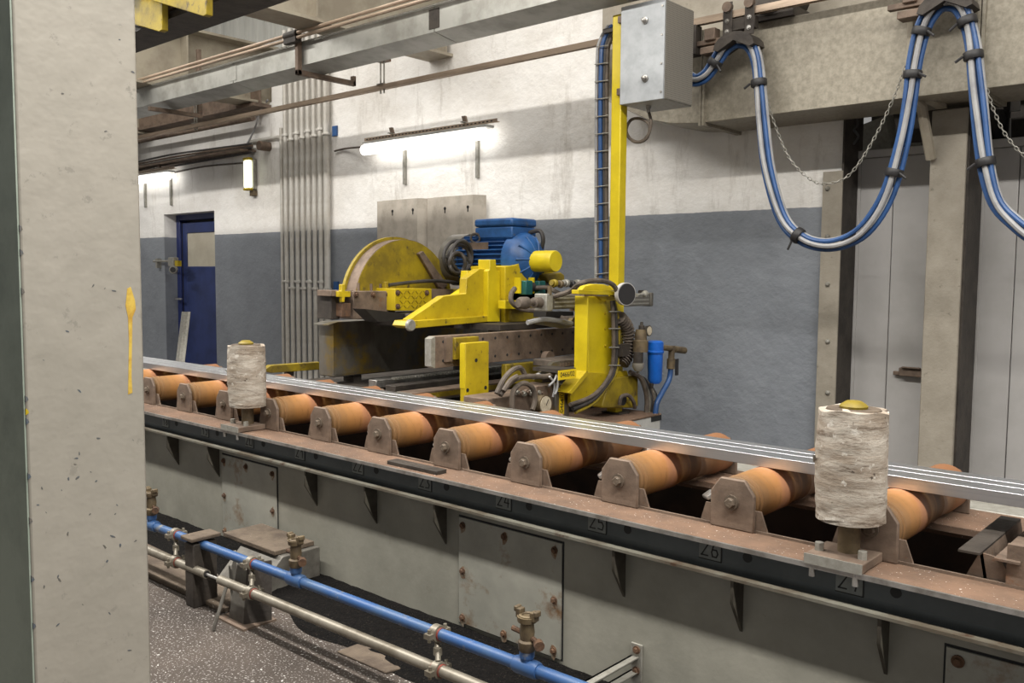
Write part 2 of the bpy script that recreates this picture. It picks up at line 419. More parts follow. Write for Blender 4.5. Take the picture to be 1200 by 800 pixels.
obj('door_backing', MB().box(dxl, dxr, Yd + .1, Yd + .11, 0, dt + .1), 'black', root)
obj('door_seal', MB().box(a0 - .012, a0, Yd + .025, Yd + .05, 0, dz1 - .12), 'black', root)
q = aY(212, 350, Yd); hb = MB(); hb.cyl((q.x - .02, Yd, q.z), (q.x - .02, Yd - .06, q.z), .012); hb.box(q.x - .03, q.x + .12, Yd - .065, Yd - .045, q.z - .011, q.z + .011)
obj('handle', hb, 'steel_bright', root, bev=.003)
# door holder beside the frame
q = aY(203, 312, YW - .02)
t = thing('door_holder', 'grey and yellow door holder on an arm beside the blue door', 'door holder', (q.x, YW, q.z - .1))
obj('arm', MB().cyl(aY(180, 306, YW - .05), aY(198, 306, YW - .05), .014), 'galv', t)
obj('wall_bracket', MB().box(q.x - .38, q.x - .34, YW - .06, YW, q.z - .02, q.z + .1), 'galv', t)
obj('housing', MB().box(q.x - .02, q.x + .12, YW - .08, YW - .01, q.z, q.z + .11), 'galv', t, bev=.006)
obj('label_plate', MB().box(q.x + .12, q.x + .19, YW - .06, YW - .01, q.z + .0, q.z + .07), 'yellow', t)
c = aY(204, 316, YW - .1)
obj('magnet_disc', MB().lathe(c, c + Vector((.03, -.03, 0)), [(0, .05), (.8, .05), (1, .045)], 24), 'galv', t)
obj('magnet_face', MB().lathe(c + Vector((.03, -.03, 0)), c + Vector((.034, -.034, 0)), [(0, .034), (1, .034)], 24), 'black_rubber', t)
# plank of grey profile leaning against the door side
a = aY(213, 365, 5.2); b = aY(206, 422, 5.0)
d = a - b; b = b - d * (b.z / d.z); d = a - b
o = obj('metal_profile', MB().prism([b + Vector(k) for k in ((0, 0, 0), (.075, 0, 0), (.085, .03, 0), (.12, .045, 0), (.11, .055, 0), (.07, .04, 0), (.06, .008, 0), (0, .008, 0))], d), 'galv')
tag(o, 'grey folded metal profile leaning beside the blue door', 'metal profile')

# ------------------------------------------------------------------ wall lamps
def lamp(px0, py0, px1, py1, label, straps, power):
    p0 = aY(px0, py0, YW - .16); p1 = aY(px1, py1, YW - .16)
    L = p1.x - p0.x; zc = (p0.z + p1.z) / 2
    t = thing('fluorescent_lamp', label, 'lamp', ((p0.x + p1.x) / 2, YW, zc - .05), 'long fluorescent lamps on the back wall')
    yc = YW - .16
    obj('glowing_tube', MB().lathe((p0.x, yc, zc), (p1.x, yc, zc), [(0, .03), (.012, .046), (.988, .046), (1, .03)], 20), 'tube_glow', t)
    obj('housing', MB().box(p0.x + .05, p1.x + .06, yc - .05, yc + .05, zc + .046, zc + .066), 'white_box', t, bev=.004)
    h = MB(); zz = zc + .082
    h.box(p0.x + .03, p1.x + .14, yc - .002, yc + .03, zz, zz + .004); h.box(p0.x + .03, p1.x + .14, yc - .004, yc, zz - .004, zz + .026)
    obj('perforated_rail', h, 'copper_rail', t)
    hl = MB(); xx = p0.x + .06
    while xx < p1.x + .1: hl.box(xx, xx + .022, yc - .0055, yc - .004, zz + .006, zz + .015); xx += .045
    obj('rail_slots', hl, 'black', t)
    for fr in straps:
        xs = p0.x + L * fr
        obj('strap', MB().box(xs - .014, xs + .014, YW - .03, YW, zc - .33, zc + .0).box(xs - .014, xs + .014, yc - .05, YW, zc + .108, zc + .116), 'galv', t, bev=.002)
        obj('strap_bracket', MB().prism([(xs - .02, yc, zc + .09), (xs + .02, yc, zc + .09), (xs - .01, yc, zc + .17), (xs - .05, yc, zc + .17)], (0, .02, 0)), 'brown_steel', t)
    return t
lamp(425, 174, 568, 159, 'long glowing fluorescent lamp on the white wall above the yellow saw', (.27, .86), 0)
lamp(120, 214.5, 198, 209, 'short visible fluorescent lamp on the wall left of the blue door top', (.5, .87), 0)
# emergency lamp, upright
q = aY(292, 222, YW - .06); q2 = aY(292, 186, YW - .06); ex = q.x; hz = q2.z - q.z
t = thing('emergency_lamp', 'upright yellowish emergency lamp glowing on the white wall beside the conduits', 'lamp', (ex, YW, q.z))
obj('back_plate', MB().box(ex - .06, ex + .07, YW - .045, YW, q.z, q2.z), 'galv', t, bev=.01)
obj('diffuser', MB().box(ex - .055, ex + .05, YW - .1, YW - .045, q.z + .015, q2.z - .015), 'emergency_glow', t, bev=.02, seg=3)
obj('end_cap', MB().box(ex - .058, ex + .055, YW - .105, YW - .04, q2.z - .015, q2.z + .012), 'yellow', t, bev=.01)
obj('end_cap', MB().box(ex - .058, ex + .055, YW - .105, YW - .04, q.z - .012, q.z + .015), 'yellow', t, bev=.01)
obj('base_bracket', MB().box(ex - .01, ex + .07, YW - .05, YW, q.z - .07, q.z - .012), 'brass', t, bev=.004)

# ------------------------------------------------------------------ vertical conduits
xs0 = aY(341, 300, YW).x; xs1 = aY(388.5, 300, YW).x
names = ['first', 'second', 'third', 'fourth', 'fifth', 'sixth', 'seventh', 'eighth']
zt = 3.2
for i in range(8):
    x = xs0 + (xs1 - xs0) * i / 7; r = .026 if i < 7 else .032
    t = thing('wall_conduit', '%s vertical grey conduit from the left in the row left of the saw' % names[i] if i < 7 else 'thickest rightmost vertical grey conduit in the row left of the saw', 'conduit', (x, YW - .05, 0), 'vertical conduits in a row on the wall')
    obj('pipe', MB().cyl((x, YW - .05, 0), (x, YW - .05, zt + .7), r, n=14), 'conduit', t)
    lo = i % 2
    for z in (aY(365, 330 if lo == 0 else 338, YW - .06).z, aY(365, 153 if lo == 0 else 159.5, YW - .06).z):
        cb = MB().lathe((x, YW - .05, z - .014), (x, YW - .05, z + .014), [(0, r + .006), (.5, r + .01), (1, r + .006)], 14)
        cb.box(x - .052, x + .052, YW - .07, YW - .05, z - .012, z + .012)
        obj('pipe_clip', cb, 'conduit', t, bev=.002)
x = xs0 - .11
o = obj('thin_wall_pipe', MB().tube([(x, YW - .03, 0), (x, YW - .03, 2.7), (x, YW - .03, 2.78), (x - .05, YW - .03, 2.83), (x - .6, YW - .03, 2.83)], .02, 10), 'conduit')
tag(o, 'thin pale pipe bending left at the top, left of the conduit row', 'pipe')
z = aY(392, 333, YW).z
o = obj('junction_plate', MB().box(xs1 + .05, xs1 + .12, YW - .02, YW, z - .06, z + .03), 'blue_motor', bev=.003); tag(o, 'small blue plate on the wall right of the conduit row, low', 'wall plate')
z = aY(394, 153, YW).z
o = obj('junction_plate', MB().box(xs1 + .05, xs1 + .12, YW - .02, YW, z - .055, z + .045), 'blue_motor', bev=.003); tag(o, 'small blue plate on the wall right of the conduit row, high', 'wall plate')

# cable bundle and thin wires at the upper left of the wall
t = thing('cable_bundle', 'sagging bundle of dark cables on a tray along the upper left wall', 'cables', tuple(aY(240, 190, YW)))
for k in range(7):
    dz = k * .022 - .06; w_ = random.uniform(-.015, .015)
    P = [aY(150, 199, YW - .1) + Vector((0, 0, dz)), aY(200, 190, YW - .12) + Vector((0, w_, dz - w_)), aY(250, 181, YW - .1) + Vector((0, 0, dz * .9)), aY(296, 174 , YW - .08) + Vector((0, w_, dz * .7))]
    obj('cable', MB().tube(P, .011, 6), ('black_hose', 'dirty_hose', 'brown_steel')[k % 3], t)
obj('tray', MB().prism([aY(150, 203, YW), aY(300, 178, YW), aY(300, 176, YW), aY(150, 201, YW)], (0, -.2, 0)), 'brown_steel', t)
q = aY(308, 171, YW - .08); obj('cable_gland', MB().cyl(q + Vector((0, .08, 0)), q + Vector((0, -.05, 0)), .05, n=16), 'brown_steel', t)
o = obj('wall_wire', MB().tube([aY(205, 202, YW - .02), aY(240, 195, YW - .02), aY(284, 191, YW - .02)], .009, 6), 'dirty_hose'); tag(o, 'thin dark wire running to the emergency lamp', 'wire')
o = obj('wall_wire', MB().tube([aY(392, 177, YW - .02), aY(405, 174, YW - .02), aY(426, 172, YW - .1)], .009, 6), 'dirty_hose'); tag(o, 'thin dark wire running from the conduits to the long lamp', 'wire')
o = obj('wall_wire', MB().tube([aY(290, 168, YW - .05), aY(299, 150, YW - .06), aY(305, 130, YW - .05), aY(314, 117, YW - .04)], .011, 6), 'grey_hose'); tag(o, 'pale cable looping up from the cable bundle to the roof beam', 'wire')

# boards standing against the wall behind the saw
for i, (pxl, pxr, pyt, pxe, lab) in enumerate(((440, 489, 234, 499, 'grey steel sheet with folded edges against the wall, left of the pair'), (499, 554, 230, 567, 'rust-streaked grey steel sheet with folded edges against the wall, right of the pair'))):
    y0 = YW - .14
    xl = aY(pxl, 260, y0).x; xr = aY(pxr, 260, y0).x; zt = aY((pxl + pxr) / 2, pyt, y0).z
    t = thing('steel_sheet', lab, 'steel sheet', ((xl + xr) / 2, y0, .7), 'steel sheets against the wall')
    obj('sheet', MB().pz([(xl, y0 + .02), (xl + .09, y0 + .02), (xl + .1, y0), (xr, y0), (xr + .06, y0 + .1), (xr + .055, y0 + .105), (xr - .006, y0 + .006), (xl + .1, y0 + .008), (xl + .09, y0 + .028), (xl, y0 + .028)], .7, zt), 'board', t)
    for fx in (.42, .9):
        for k in (0,):
            hx = xl + (xr - xl) * fx; obj('hanging_slot', MB().cyl((hx, y0 - .002, zt - .1), (hx, y0 + .004, zt - .1), .014, n=12).box(hx - .006, hx + .006, y0 - .002, y0 + .004, zt - .14, zt - .1), 'black', t)
    obj('leg', MB().box(xl + .12, xl + .17, y0 + .01, y0 + .06, 0, .7).box(xr - .08, xr - .03, y0 + .01, y0 + .06, 0, .7), 'dark_steel', t)

# ------------------------------------------------------------------ overhead: cable tray, pipes, festoon rail
TY = 4.2; tz = 3.02
t = thing('cable_tray', 'long pale galvanised cable tray crossing the top of the wall', 'cable tray', (-7, TY, tz))
x0, x1 = -13.5, -2.8
f = MB(); f.py([(0, 0)], 0, 0) if 0 else None
sec = [(TY, tz + .172), (TY, tz), (TY + .22, tz - .033), (TY + .22, tz + .14), (TY + .21, tz + .14), (TY + .21, tz - .02), (TY + .01, tz + .01), (TY + .01, tz + .172)]
xx = x0
seams = [x0, -9.4, -6.95, -4.45, x1]
for i in range(4):
    obj('tray_section', MB().px(sec, seams[i] + .004, seams[i + 1] - .004), 'tray_galv', t)
    if i: obj('joint_cover', MB().box(seams[i] - .05, seams[i] + .05, TY - .004, TY, tz + .02, tz + .15), 'dark_steel' if i == 3 else 'tray_galv', t)
obj('tray_cover', MB().box(x0, x1, TY - .006, TY + .22, tz + .173, tz + .182), 'galv', t)
hx = aY(347, 45, TY - .05).x; az_ = tz - .058; ae_ = TY + .52
ha = MB().box(hx - .02, hx + .02, TY - .05, TY - .01, az_ - .02, tz + .75); ha.box(hx - .02, hx + .02, TY - .05, ae_, az_ - .02, az_ + .02); ha.box(hx - .02, hx + .02, ae_ - .03, ae_, az_ - .02, az_ + .06)
obj('hanger', ha, 'brown_steel', t, bev=.004)
obj('pipe_clamp', MB().box(hx - .1, hx + .06, TY - .1, TY - .05, tz + .155, tz + .235).cyl((hx - .1, TY - .08, tz + .22), (hx + .06, TY - .08, tz + .22), .03), 'dark_steel', t, bev=.004)
hx = aY(180, 122, TY).x
obj('hanger', MB().box(hx - .02, hx + .02, TY - .05, TY + .5, tz - .075, tz - .035).box(hx - .02, hx + .02, TY + .46, TY + .5, tz - .035, tz + .6), 'brown_steel', t, bev=.004)
o = obj('steel_pipe', MB().cyl((-12.5, TY - .08, tz + .19), (-2.6, TY - .08, tz + .19), .013, n=12), 'copper_rail'); tag(o, 'lower of two thin steel pipes above the cable tray', 'pipe')
o = obj('steel_pipe', MB().cyl((-12.5, TY - .08, tz + .226), (-2.6, TY - .08, tz + .226), .013, n=12), 'copper_rail'); tag(o, 'upper of two thin steel pipes above the cable tray', 'pipe')

# festoon rail (C-section) along the wall, with its drop hangers
RLY = 4.88; RLZ = 2.939
t = thing('festoon_rail', 'long brown steel festoon rail running below the cable tray', 'rail', (-6, RLY, RLZ - .03))
sec = [(RLY - .02, RLZ + .02), (RLY - .02, RLZ - .02), (RLY - .008, RLZ - .02), (RLY - .008, RLZ - .016), (RLY - .016, RLZ - .016), (RLY - .016, RLZ + .014), (RLY + .016, RLZ + .014), (RLY + .016, RLZ - .016), (RLY + .008, RLZ - .016), (RLY + .008, RLZ - .02), (RLY + .02, RLZ - .02), (RLY + .02, RLZ + .02)]
obj('rail_track', MB().px(sec, -12.5, 1.5), 'copper_rail', t)
for p in ((229, 118), (448, 68)):
    q = aY(p[0], p[1], RLY)
    h = MB()
    for s_ in (-.022, .022): h.cyl((q.x + s_, RLY, RLZ - .05), (q.x + s_, RLY, q.z + .03), .007, n=8)
    h.box(q.x - .04, q.x + .04, RLY - .03, RLY + .03, RLZ + .02, RLZ + .028)
    obj('hanger_rod', h, 'galv', t)
    obj('hanger_block', MB().box(q.x - .055, q.x + .055, RLY - .05, RLY + .05, q.z - .03, q.z + .09), 'brown_steel', t, bev=.004)
    obj('hanger_strut', MB().box(q.x - .03, q.x + .03, RLY - .03, RLY + .03, q.z + .09, 3.9), 'brown_steel', t)
o = obj('ceiling_pipe', MB().cyl((-12.5, 5.3, 3.03), (-8.4, 5.3, 3.03), .03, n=12), 'brown_steel'); tag(o, 'brown pipe under the wall ledge at the upper left', 'pipe')
o = obj('hoist_box', MB().box(-10.55, -10.1, 4.47, 4.82, 2.88, 3.24).box(-10.6, -10.05, 4.46, 4.83, 2.86, 2.88), 'dark_steel', bev=.01); tag(o, 'dark steel box hanging beside the pale column at upper left', 'box')

# ------------------------------------------------------------------ yellow mast with junction box
mx0 = aY(713, 330, 4.4).x; mx1 = mx0 + .07
mtop = aY(722, 17, 4.4).z
t = thing('yellow_mast', 'tall yellow square steel post carrying the grey junction box', 'post', (mx0 + .035, 4.435, .57))
obj('post_tube', MB().box(mx0, mx1, 4.4, 4.47, .57, mtop), 'yellow_bright', t, bev=.006)
obj('base_plate', MB().box(mx0 - .03, mx1 + .03, 4.39, 4.5, .56, .572), 'dark_steel', t)
bz0 = aY(728, 123, 4.38).z; bz1 = aY(728, 10, 4.38).z
bxl = aY(728, 60, 4.38).x; bxr = aY(779, 60, 4.38).x
for zz in (bz1 - .09, bz0 + .12):
    obj('arm', MB().box(mx0 - .12 if zz > bz0 + .2 else mx0 - .02, bxl + .05, 4.47, 4.5, zz, zz + .025), 'dark_steel', t)
t = thing('junction_box', 'grey sheet metal junction box with a perforated side on the yellow post', 'junction box', ((bxl + bxr) / 2, 4.5, bz0))
o = obj('body', MB().box(bxl + .004, bxr - .003, 4.386, 4.69, bz0, bz1), 'galv', t, bev=.003)
obj('front_cover', MB().box(bxl, bxr, 4.372, 4.386, bz0, bz1 + .004), 'box_grey', t, bev=.003)
obj('perforated_side', MB().box(bxr - .003, bxr + .002, 4.392, 4.685, bz0 + .006, bz1 - .006), 'perforated', t)
for py_ in (24, 92):
    q = aY(756, py_, 4.37); obj('knob', MB().lathe((q.x, 4.372, q.z), (q.x, 4.345, q.z), [(0, .02), (.3, .02), (.35, .013), (.9, .013), (1, .009)], 12), 'steel_bright', t)
for zz in (bz1 - .06, bz0 + .08):
    obj('hinge', MB().box(bxl - .03, bxl + .02, 4.38, 4.41, zz - .02, zz + .02), 'brown_steel', t, bev=.003)
for k in range(4):
    zz = bz0 + .04 + k * (bz1 - bz0 - .08) / 3
    obj('screw', MB().cyl((bxr - .015, 4.372, zz), (bxr - .015, 4.367, zz), .006, n=8), 'steel_bright', t)
q = aY(760, 126, 4.5)
obj('cable_gland', MB().lathe((q.x, 4.5, bz0), (q.x, 4.5, bz0 - .04), [(0, .016), (.5, .016), (.55, .011), (1, .011)], 10), 'steel_bright', t)
o = obj('loop_cable', MB().tube([(q.x, 4.5, bz0 - .03)] + [aY(a, b, 4.5) for a, b in ((763, 145), (757, 163), (743, 166), (734, 154), (739, 141), (750, 139), (760, 145), (760, 157), (750, 166), (739, 163), (732, 154))], .009, 8), 'dirty_hose'); tag(o, 'grey cable coiled in a loop under the junction box', 'cable')

# hoses climbing the left side of the mast
t = thing('riser_hose_bundle', 'bundle of blue and dark hoses tied up along the yellow post', 'hoses', tuple(aY(706, 330, 4.5)))
for i, (pa, pb, mt, r) in enumerate(((698.5, 699, 'grey_hose', .011), (702, 702, 'dirty_hose', .011), (704.5, 704, 'blue_hose', .016), (708.5, 708, 'red_hose' if 0 else 'black_hose', .011), (711, 711, 'dirty_hose', .012))):
    P = [aY(pa, 332, 4.5), aY(pa, 250, 4.5), aY(pb, 150, 4.5), aY(pb + 1, 70, 4.5), aY(pb + 4, 48, 4.52), aY(pb + 14, 30, 4.56)]
    obj('hose', MB().tube(P, r, 8), mt, t)
for k in range(14):
    py_ = 55 + k * 20.5
    a = aY(697 + (2 if py_ < 70 else 0), py_, 4.478); b = aY(713, py_ - 2, 4.478)
    obj('cable_tie', MB().tube([a, b], .0035, 5), 'galv', t)

# ------------------------------------------------------------------ ventilation duct
DY = 5.0; dzb = 2.355; dzt = 2.9
t = thing('ventilation_duct', 'large galvanised sheet metal duct across the upper right', 'duct', (-1, 5.2, dzb))
dsx = aY(820, 150, DY).x + .02
DX0 = aY(735, 118, DY).x
prof = [(dsx, dzb), (dsx, dzt + .02), (DX0 - .25, dzt + .02), (DX0 - .25, 2.62), (DX0 - .05, 2.52), (DX0 + .16, 2.42), (DX0 + .34, dzb + .02)]
obj('elbow', MB().py([(a, b) for a, b in prof], DY + .01, DY + .45), 'duct_galv', t, bev=.003)
secs = [dsx, aY(1148, 100, DY).x, .55, 3.2]
for i in range(3):
    obj('duct_section', MB().box(secs[i] + .006, secs[i + 1] - .006, DY, DY + .46, dzb, dzt), 'duct_galv', t, bev=.003)
    obj('joint_flange', MB().box(secs[i] - .02, secs[i] - .004, DY - .02, DY + .48, dzb - .02, dzt + .02).box(secs[i] + .002, secs[i] + .018, DY - .02, DY + .48, dzb - .02, dzt + .02), 'duct_galv', t)
# upper wall strip and concrete lintel above the duct
struct('trim_3', MB().box(aY(705, 30, 5.35).x, 3.5, 5.36, 5.5, 3.0, 3.6), 'concrete')
# round blower above the duct
q = aY(905, 4, 4.95); t = thing('duct_blower', 'dark round blower casing on top of the duct', 'blower', tuple(q))
obj('casing', MB().lathe(aY(900, -12, 4.95), aY(900, -12, 4.95) + Vector((.0, .3, 0)), [(0, .12), (.1, .145), (.9, .145), (1, .12)], 28), 'dark_steel', t)
obj('foot', MB().box(q.x - .12, q.x + .12, 4.97, 5.2, dzt, dzt + .06), 'dark_steel', t)

# ------------------------------------------------------------------ right side: posts, sliding door panels, column
SX0 = aY(962, 300, YW - .05).x
t = thing('steel_door_post', 'grey bolted steel post at the right end of the grey wall', 'post', (SX0 + .08, YW, 0))
pw = aY(985, 300, YW - .05).x - SX0
ztp = aY(985, 200, YW - .05).z
obj('post_face', MB().box(SX0, SX0 + pw, YW - .06, YW - .045, 0, ztp), 'concrete', t, bev=.002)
obj('post_shaded_side', MB().box(SX0 + pw - .012, SX0 + pw, YW - .045, YW + .25, 0, ztp + .4), 'dark_steel', t)  # right side of the post in darker steel, its shade put into the colour
for py_ in (221, 277, 333, 400, 460):
    q = aY(970, py_, YW - .06); obj('rivet', MB().lathe((q.x, YW - .06, q.z), (q.x, YW - .075, q.z), [(0, .016), (.5, .014), (1, .006)], 12), 'galv', t)
# white wall head above the post
struct('wall_right', MB().box(XE, SX0 + pw - .02, YW, YW + .3, ztp - .02, 2.6), 'wall')
# sliding door: upright panel leaves
zd = aY(1040, 184, YW + .2).z; yd = YW + .2
t = thing('sliding_door', 'pale panelled sliding door behind the concrete column', 'door', (-1.2, yd, 0))
cuts = [998, 1044, 1095, 1140, 1190, 1245, 1310, 1390, 1480, 1590, 1730, 1900]
Xs = [aY(c_, 300, yd).x for c_ in cuts]
for i in range(len(Xs) - 1):
    obj('door_panel', MB().box(Xs[i] + .002, Xs[i + 1] - .002, yd, yd + .05, 0, zd), 'panel_white', t, bev=.004)
obj('edge_strip', MB().box(Xs[0] - .0, Xs[0] + .045, yd - .012, yd - .002, 0, zd), 'panel_white', t, bev=.003)
obj('edge_strip', MB().box(Xs[3], Xs[3] + .05, yd - .012, yd - .002, 0, zd), 'panel_white', t, bev=.003)
obj('top_rail', MB().box(Xs[0], Xs[-1], yd - .02, yd + .06, zd + .002, zd + .05), 'panel_white', t, bev=.003)
q = aY(1062, 436, yd)
hd = MB().box(q.x - .03, q.x + .12, yd - .05, yd - .002, q.z - .02, q.z + .03).box(q.x - .07, q.x - .03, yd - .03, yd - .01, q.z - .02, q.z + .005).box(q.x - .01, q.x + .1, yd - .07, yd - .05, q.z + .03, q.z + .04)
obj('latch', hd, 'brown_steel', t, bev=.004)
# concrete column
cx0 = aY(1085, 300, 5.3).x; cx1 = aY(1127, 300, 5.3).x
ccx = (cx0 + cx1) / 2
o = MB().box(cx0, cx1, 5.3, 5.48, 0, dzb - .03)
t = thing('wall_column', 'grey concrete column in front of the pale sliding door', 'column', (ccx, 5.4, 0))
obj('shaft', o, 'concrete', t, bev=.006)
obj('side_plate', MB().box(cx1 - .004, cx1 + .012, 5.32, 5.6, 0, dzb - .03), 'dark_steel', t)  # dark sheet over the column's right face, colouring that side as shaded
q0 = aY(1072, 118, 5.12); q1 = aY(1091, 186, 5.28)
obj('strut', MB().tube([q0, aY(1080, 125, 5.15), q1], .028, 8, smooth=False), 'cream_steel', t)
obj('bracket_arm', MB().prism([aY(1068, 112, 5.06), aY(1098, 128, 5.3), aY(1098, 122, 5.3), aY(1068, 106, 5.06)], (.05, 0, 0)), 'cream_steel', t)
o = obj('duct_support_strip', MB().box(aY(1065, 40, DY).x, aY(1072, 40, DY).x, DY - .03, DY - .003, dzb, dzt + .3), 'cream_steel', bev=.003); tag(o, 'cream vertical steel strip on the duct face beside the hose loop', 'strip')
# dark sheet put in for the unlit gap above the sliding door, with machinery
struct('wall_recess_dark_sheet', MB().box(-2.4, 2.5, 6.6, 6.7, 0, 3.6), 'dark_steel')
q = aY(1030, 160, 6.0)
t = thing('sheet_hopper', 'dull metal sheet hopper in the dark gap above the sliding door', 'hopper', (q.x, 6.0, 2.2))
obj('front_sheet', MB().prism([aY(1000, 150, 5.9), aY(1000, 186, 5.9), aY(1046, 180, 5.9), aY(1036, 136, 5.9)], (0, .02, 0)), 'galv', t)
obj('slanted_sheet', MB().prism([aY(1036, 136, 5.9), aY(1046, 180, 5.9), aY(1052, 176, 6.1), aY(1044, 134, 6.1)], (.01, .02, 0)), 'galv', t)
obj('support_post', MB().box(-1.86, -1.8, 6.0, 6.06, 0, 2.45), 'dark_steel', t)
obj('lower_channel', MB().prism([aY(1060, 168, 6.0), aY(1060, 182, 6.0), aY(1088, 178, 6.0), aY(1088, 166, 6.0)], (0, .05, 0)), 'galv', t)
q = aY(1165, 150, 5.95)
t = thing('drive_unit', 'blue and black drive unit in the gap above the sliding door at right', 'machine', tuple(q))
obj('body', MB().lathe(aY(1150, 148, 5.95), aY(1176, 148, 5.95), [(0, .07), (.15, .1), (.85, .1), (1, .06)], 18), 'black', t)
obj('blue_base', MB().prism([aY(1150, 172, 5.9), aY(1150, 166, 5.9), aY(1205, 160, 5.9), aY(1205, 170, 5.9)], (0, .2, 0)), 'blue_motor', t)
obj('pale_plate', MB().prism([aY(1172, 166, 6.0), aY(1172, 140, 6.0), aY(1184, 138, 6.0), aY(1184, 164, 6.0)], (0, .02, 0)), 'panel_white', t)
obj('pale_plate', MB().prism([aY(1182, 131, 6.0), aY(1182, 115, 6.0), aY(1195, 113, 6.0), aY(1195, 129, 6.0)], (0, .02, 0)), 'panel_white', t)
obj('column', MB().prism([aY(1173, 168, 5.98), aY(1177, 112, 5.98), aY(1184, 112, 5.98), aY(1180, 168, 5.98)], (0, .04, 0)), 'black', t)
q = aY(1003, 150, YW - .02)
o = obj('hook_wire', MB().tube([aY(1003, 136, YW - .03), aY(1005, 146, YW - .03), aY(1001, 152, YW - .03), aY(1006, 160, YW - .03), aY(1000, 169, YW - .03)], .008, 6), 'black_rubber'); tag(o, 'short dark bent wire hook beside the steel door post', 'hook')

# ------------------------------------------------------------------ festoon hoses, trolleys and chains
def trolley(px, py, label):
    q = aY(px, py, RLY); x = q.x
    t = thing('festoon_trolley', label, 'trolley', (x, RLY, RLZ - .2), 'festoon trolleys on the rail')
    for s_ in (-.07, .07):
        obj('side_plate', MB().box(x + s_ - .03, x + s_ + .03, RLY - .035, RLY - .028, RLZ - .14, RLZ + .07), 'dark_steel', t, bev=.003)
        obj('wheel', MB().cyl((x + s_, RLY - .05, RLZ + .04), (x + s_, RLY - .02, RLZ + .04), .03, n=16), 'brown_steel', t)
        for zz in (.02, -.04, -.1): obj('bolt', MB().bolt((x + s_, RLY - .035, RLZ + zz), (0, -1, 0), .009, .012), 'steel_bright', t)
    obj('body', MB().box(x - .1, x + .1, RLY - .026, RLY + .026, RLZ - .1, RLZ - .03), 'dark_steel', t, bev=.004)
    sd = []
    for k in range(9):
        a = PI * k / 8; sd.append((x - .13 * math.cos(a), RLZ - .21 + .09 * math.sin(a)))
    sd += [(x + .1, RLZ - .22), (x, RLZ - .17), (x - .1, RLZ - .22)]
    obj('saddle', MB().py(sd, RLY - .09, RLY + .05), 'dark_steel', t)
    obj('side_bracket', MB().box(x - .3, x - .1, RLY - .02, RLY + .02, RLZ - .15, RLZ - .12).box(x - .22, x - .15, RLY - .04, RLY + .03, RLZ - .13, RLZ - .06).box(x - .24, x - .1, RLY - .05, RLY + .04, RLZ - .21, RLZ - .17), 'brown_steel', t, bev=.004)
    return t
trolley(868, 38, 'dark steel festoon trolley on the rail right of the junction box')
trolley(1113, 2, 'dark steel festoon trolley at the top of the tall middle hose arch')
trolley(1415, -54, 'dark steel festoon trolley farthest right along the rail')
o = obj('rail_end_stop', MB().box(aY(812, 50, RLY).x - .05, aY(812, 50, RLY).x + .04, RLY - .04, RLY + .04, RLZ - .2, RLZ - .02), 'dark_steel', bev=.006); tag(o, 'dark end stop block under the rail beside the junction box', 'end stop')
def bundle(path, label, straps, extra_red=False):
    P = spline([aY(a, b, RLY - .03) for a, b in path], 5)
    t = thing('festoon_hose_bundle', label, 'hoses', tuple(P[0]), 'festoon hose loops')
    lay = [(-.028, .012, 'blue_hose', .014), (-.006, -.016, 'grey_hose', .0145), (.022, -.012, 'blue_hose', .013), (.028, .012, 'grey_hose', .011), (0, .018, 'blue_hose', .013), (-.03, .02, 'red_hose' if extra_red else 'blue_hose', .006)]
    nn = len(P)
    for u, dy, mt, r in lay:
        Q = []
        for j, p in enumerate(P):
            tn = (P[min(j + 1, nn - 1)] - P[max(j - 1, 0)]).normalized(); nr = Vector((-tn.z, 0, tn.x)) 
            if nr.length < 1e-5: nr = Vector((0, 0, 1))
            nr.normalize(); tw = math.sin(j * .25 + u * 90) * .004
            Q.append(p + nr * (u + tw) + Vector((0, dy, 0)))
        obj('hose', MB().tube(Q, r, 8, smooth=False), mt, t)
    for fr in straps:
        j = min(nn - 2, max(1, int(fr * nn))); tn = (P[j + 1] - P[j - 1]).normalized()
        obj('strap', MB().lathe(P[j] - tn * .02, P[j] + tn * .02, [(0, .044), (.1, .047), (.9, .047), (1, .044)], 14), 'black_rubber', t)
        nr = Vector((tn.z, 0, -tn.x)); obj('strap_tail', MB().tube([P[j] + nr * .04 + Vector((0, -.03, 0)), P[j] + nr * .075 + Vector((0, -.035, -.02))], .007, 6), 'black_rubber', t)
    return t
bundle([(795, 70), (803, 86), (815, 93), (828, 87), (840, 70), (850, 55), (862, 47), (868, 47)], 'short hose loop of blue and grey hoses beside the junction box', (.55,))
bundle([(866, 47), (877, 50), (886, 68), (890, 105), (893, 145), (900, 200), (917, 255), (940, 279), (967, 287), (995, 281), (1018, 263), (1040, 225), (1057, 165), (1066, 115), (1072, 70), (1082, 30), (1096, 8), (1108, 2)], 'long hanging hose loop of blue and grey hoses in the middle of the upper right', (.17, .4, .67, .8, .865), True)
bundle([(1108, 2), (1122, 4), (1132, 20), (1139, 50), (1143, 90), (1148, 135), (1155, 190), (1167, 235), (1188, 260), (1215, 279), (1250, 284), (1285, 270), (1320, 225), (1345, 150), (1362, 70), (1380, 0), (1400, -38), (1415, -44)], 'hanging hose loop at the right edge, last of the three', (.13, .2, .36))
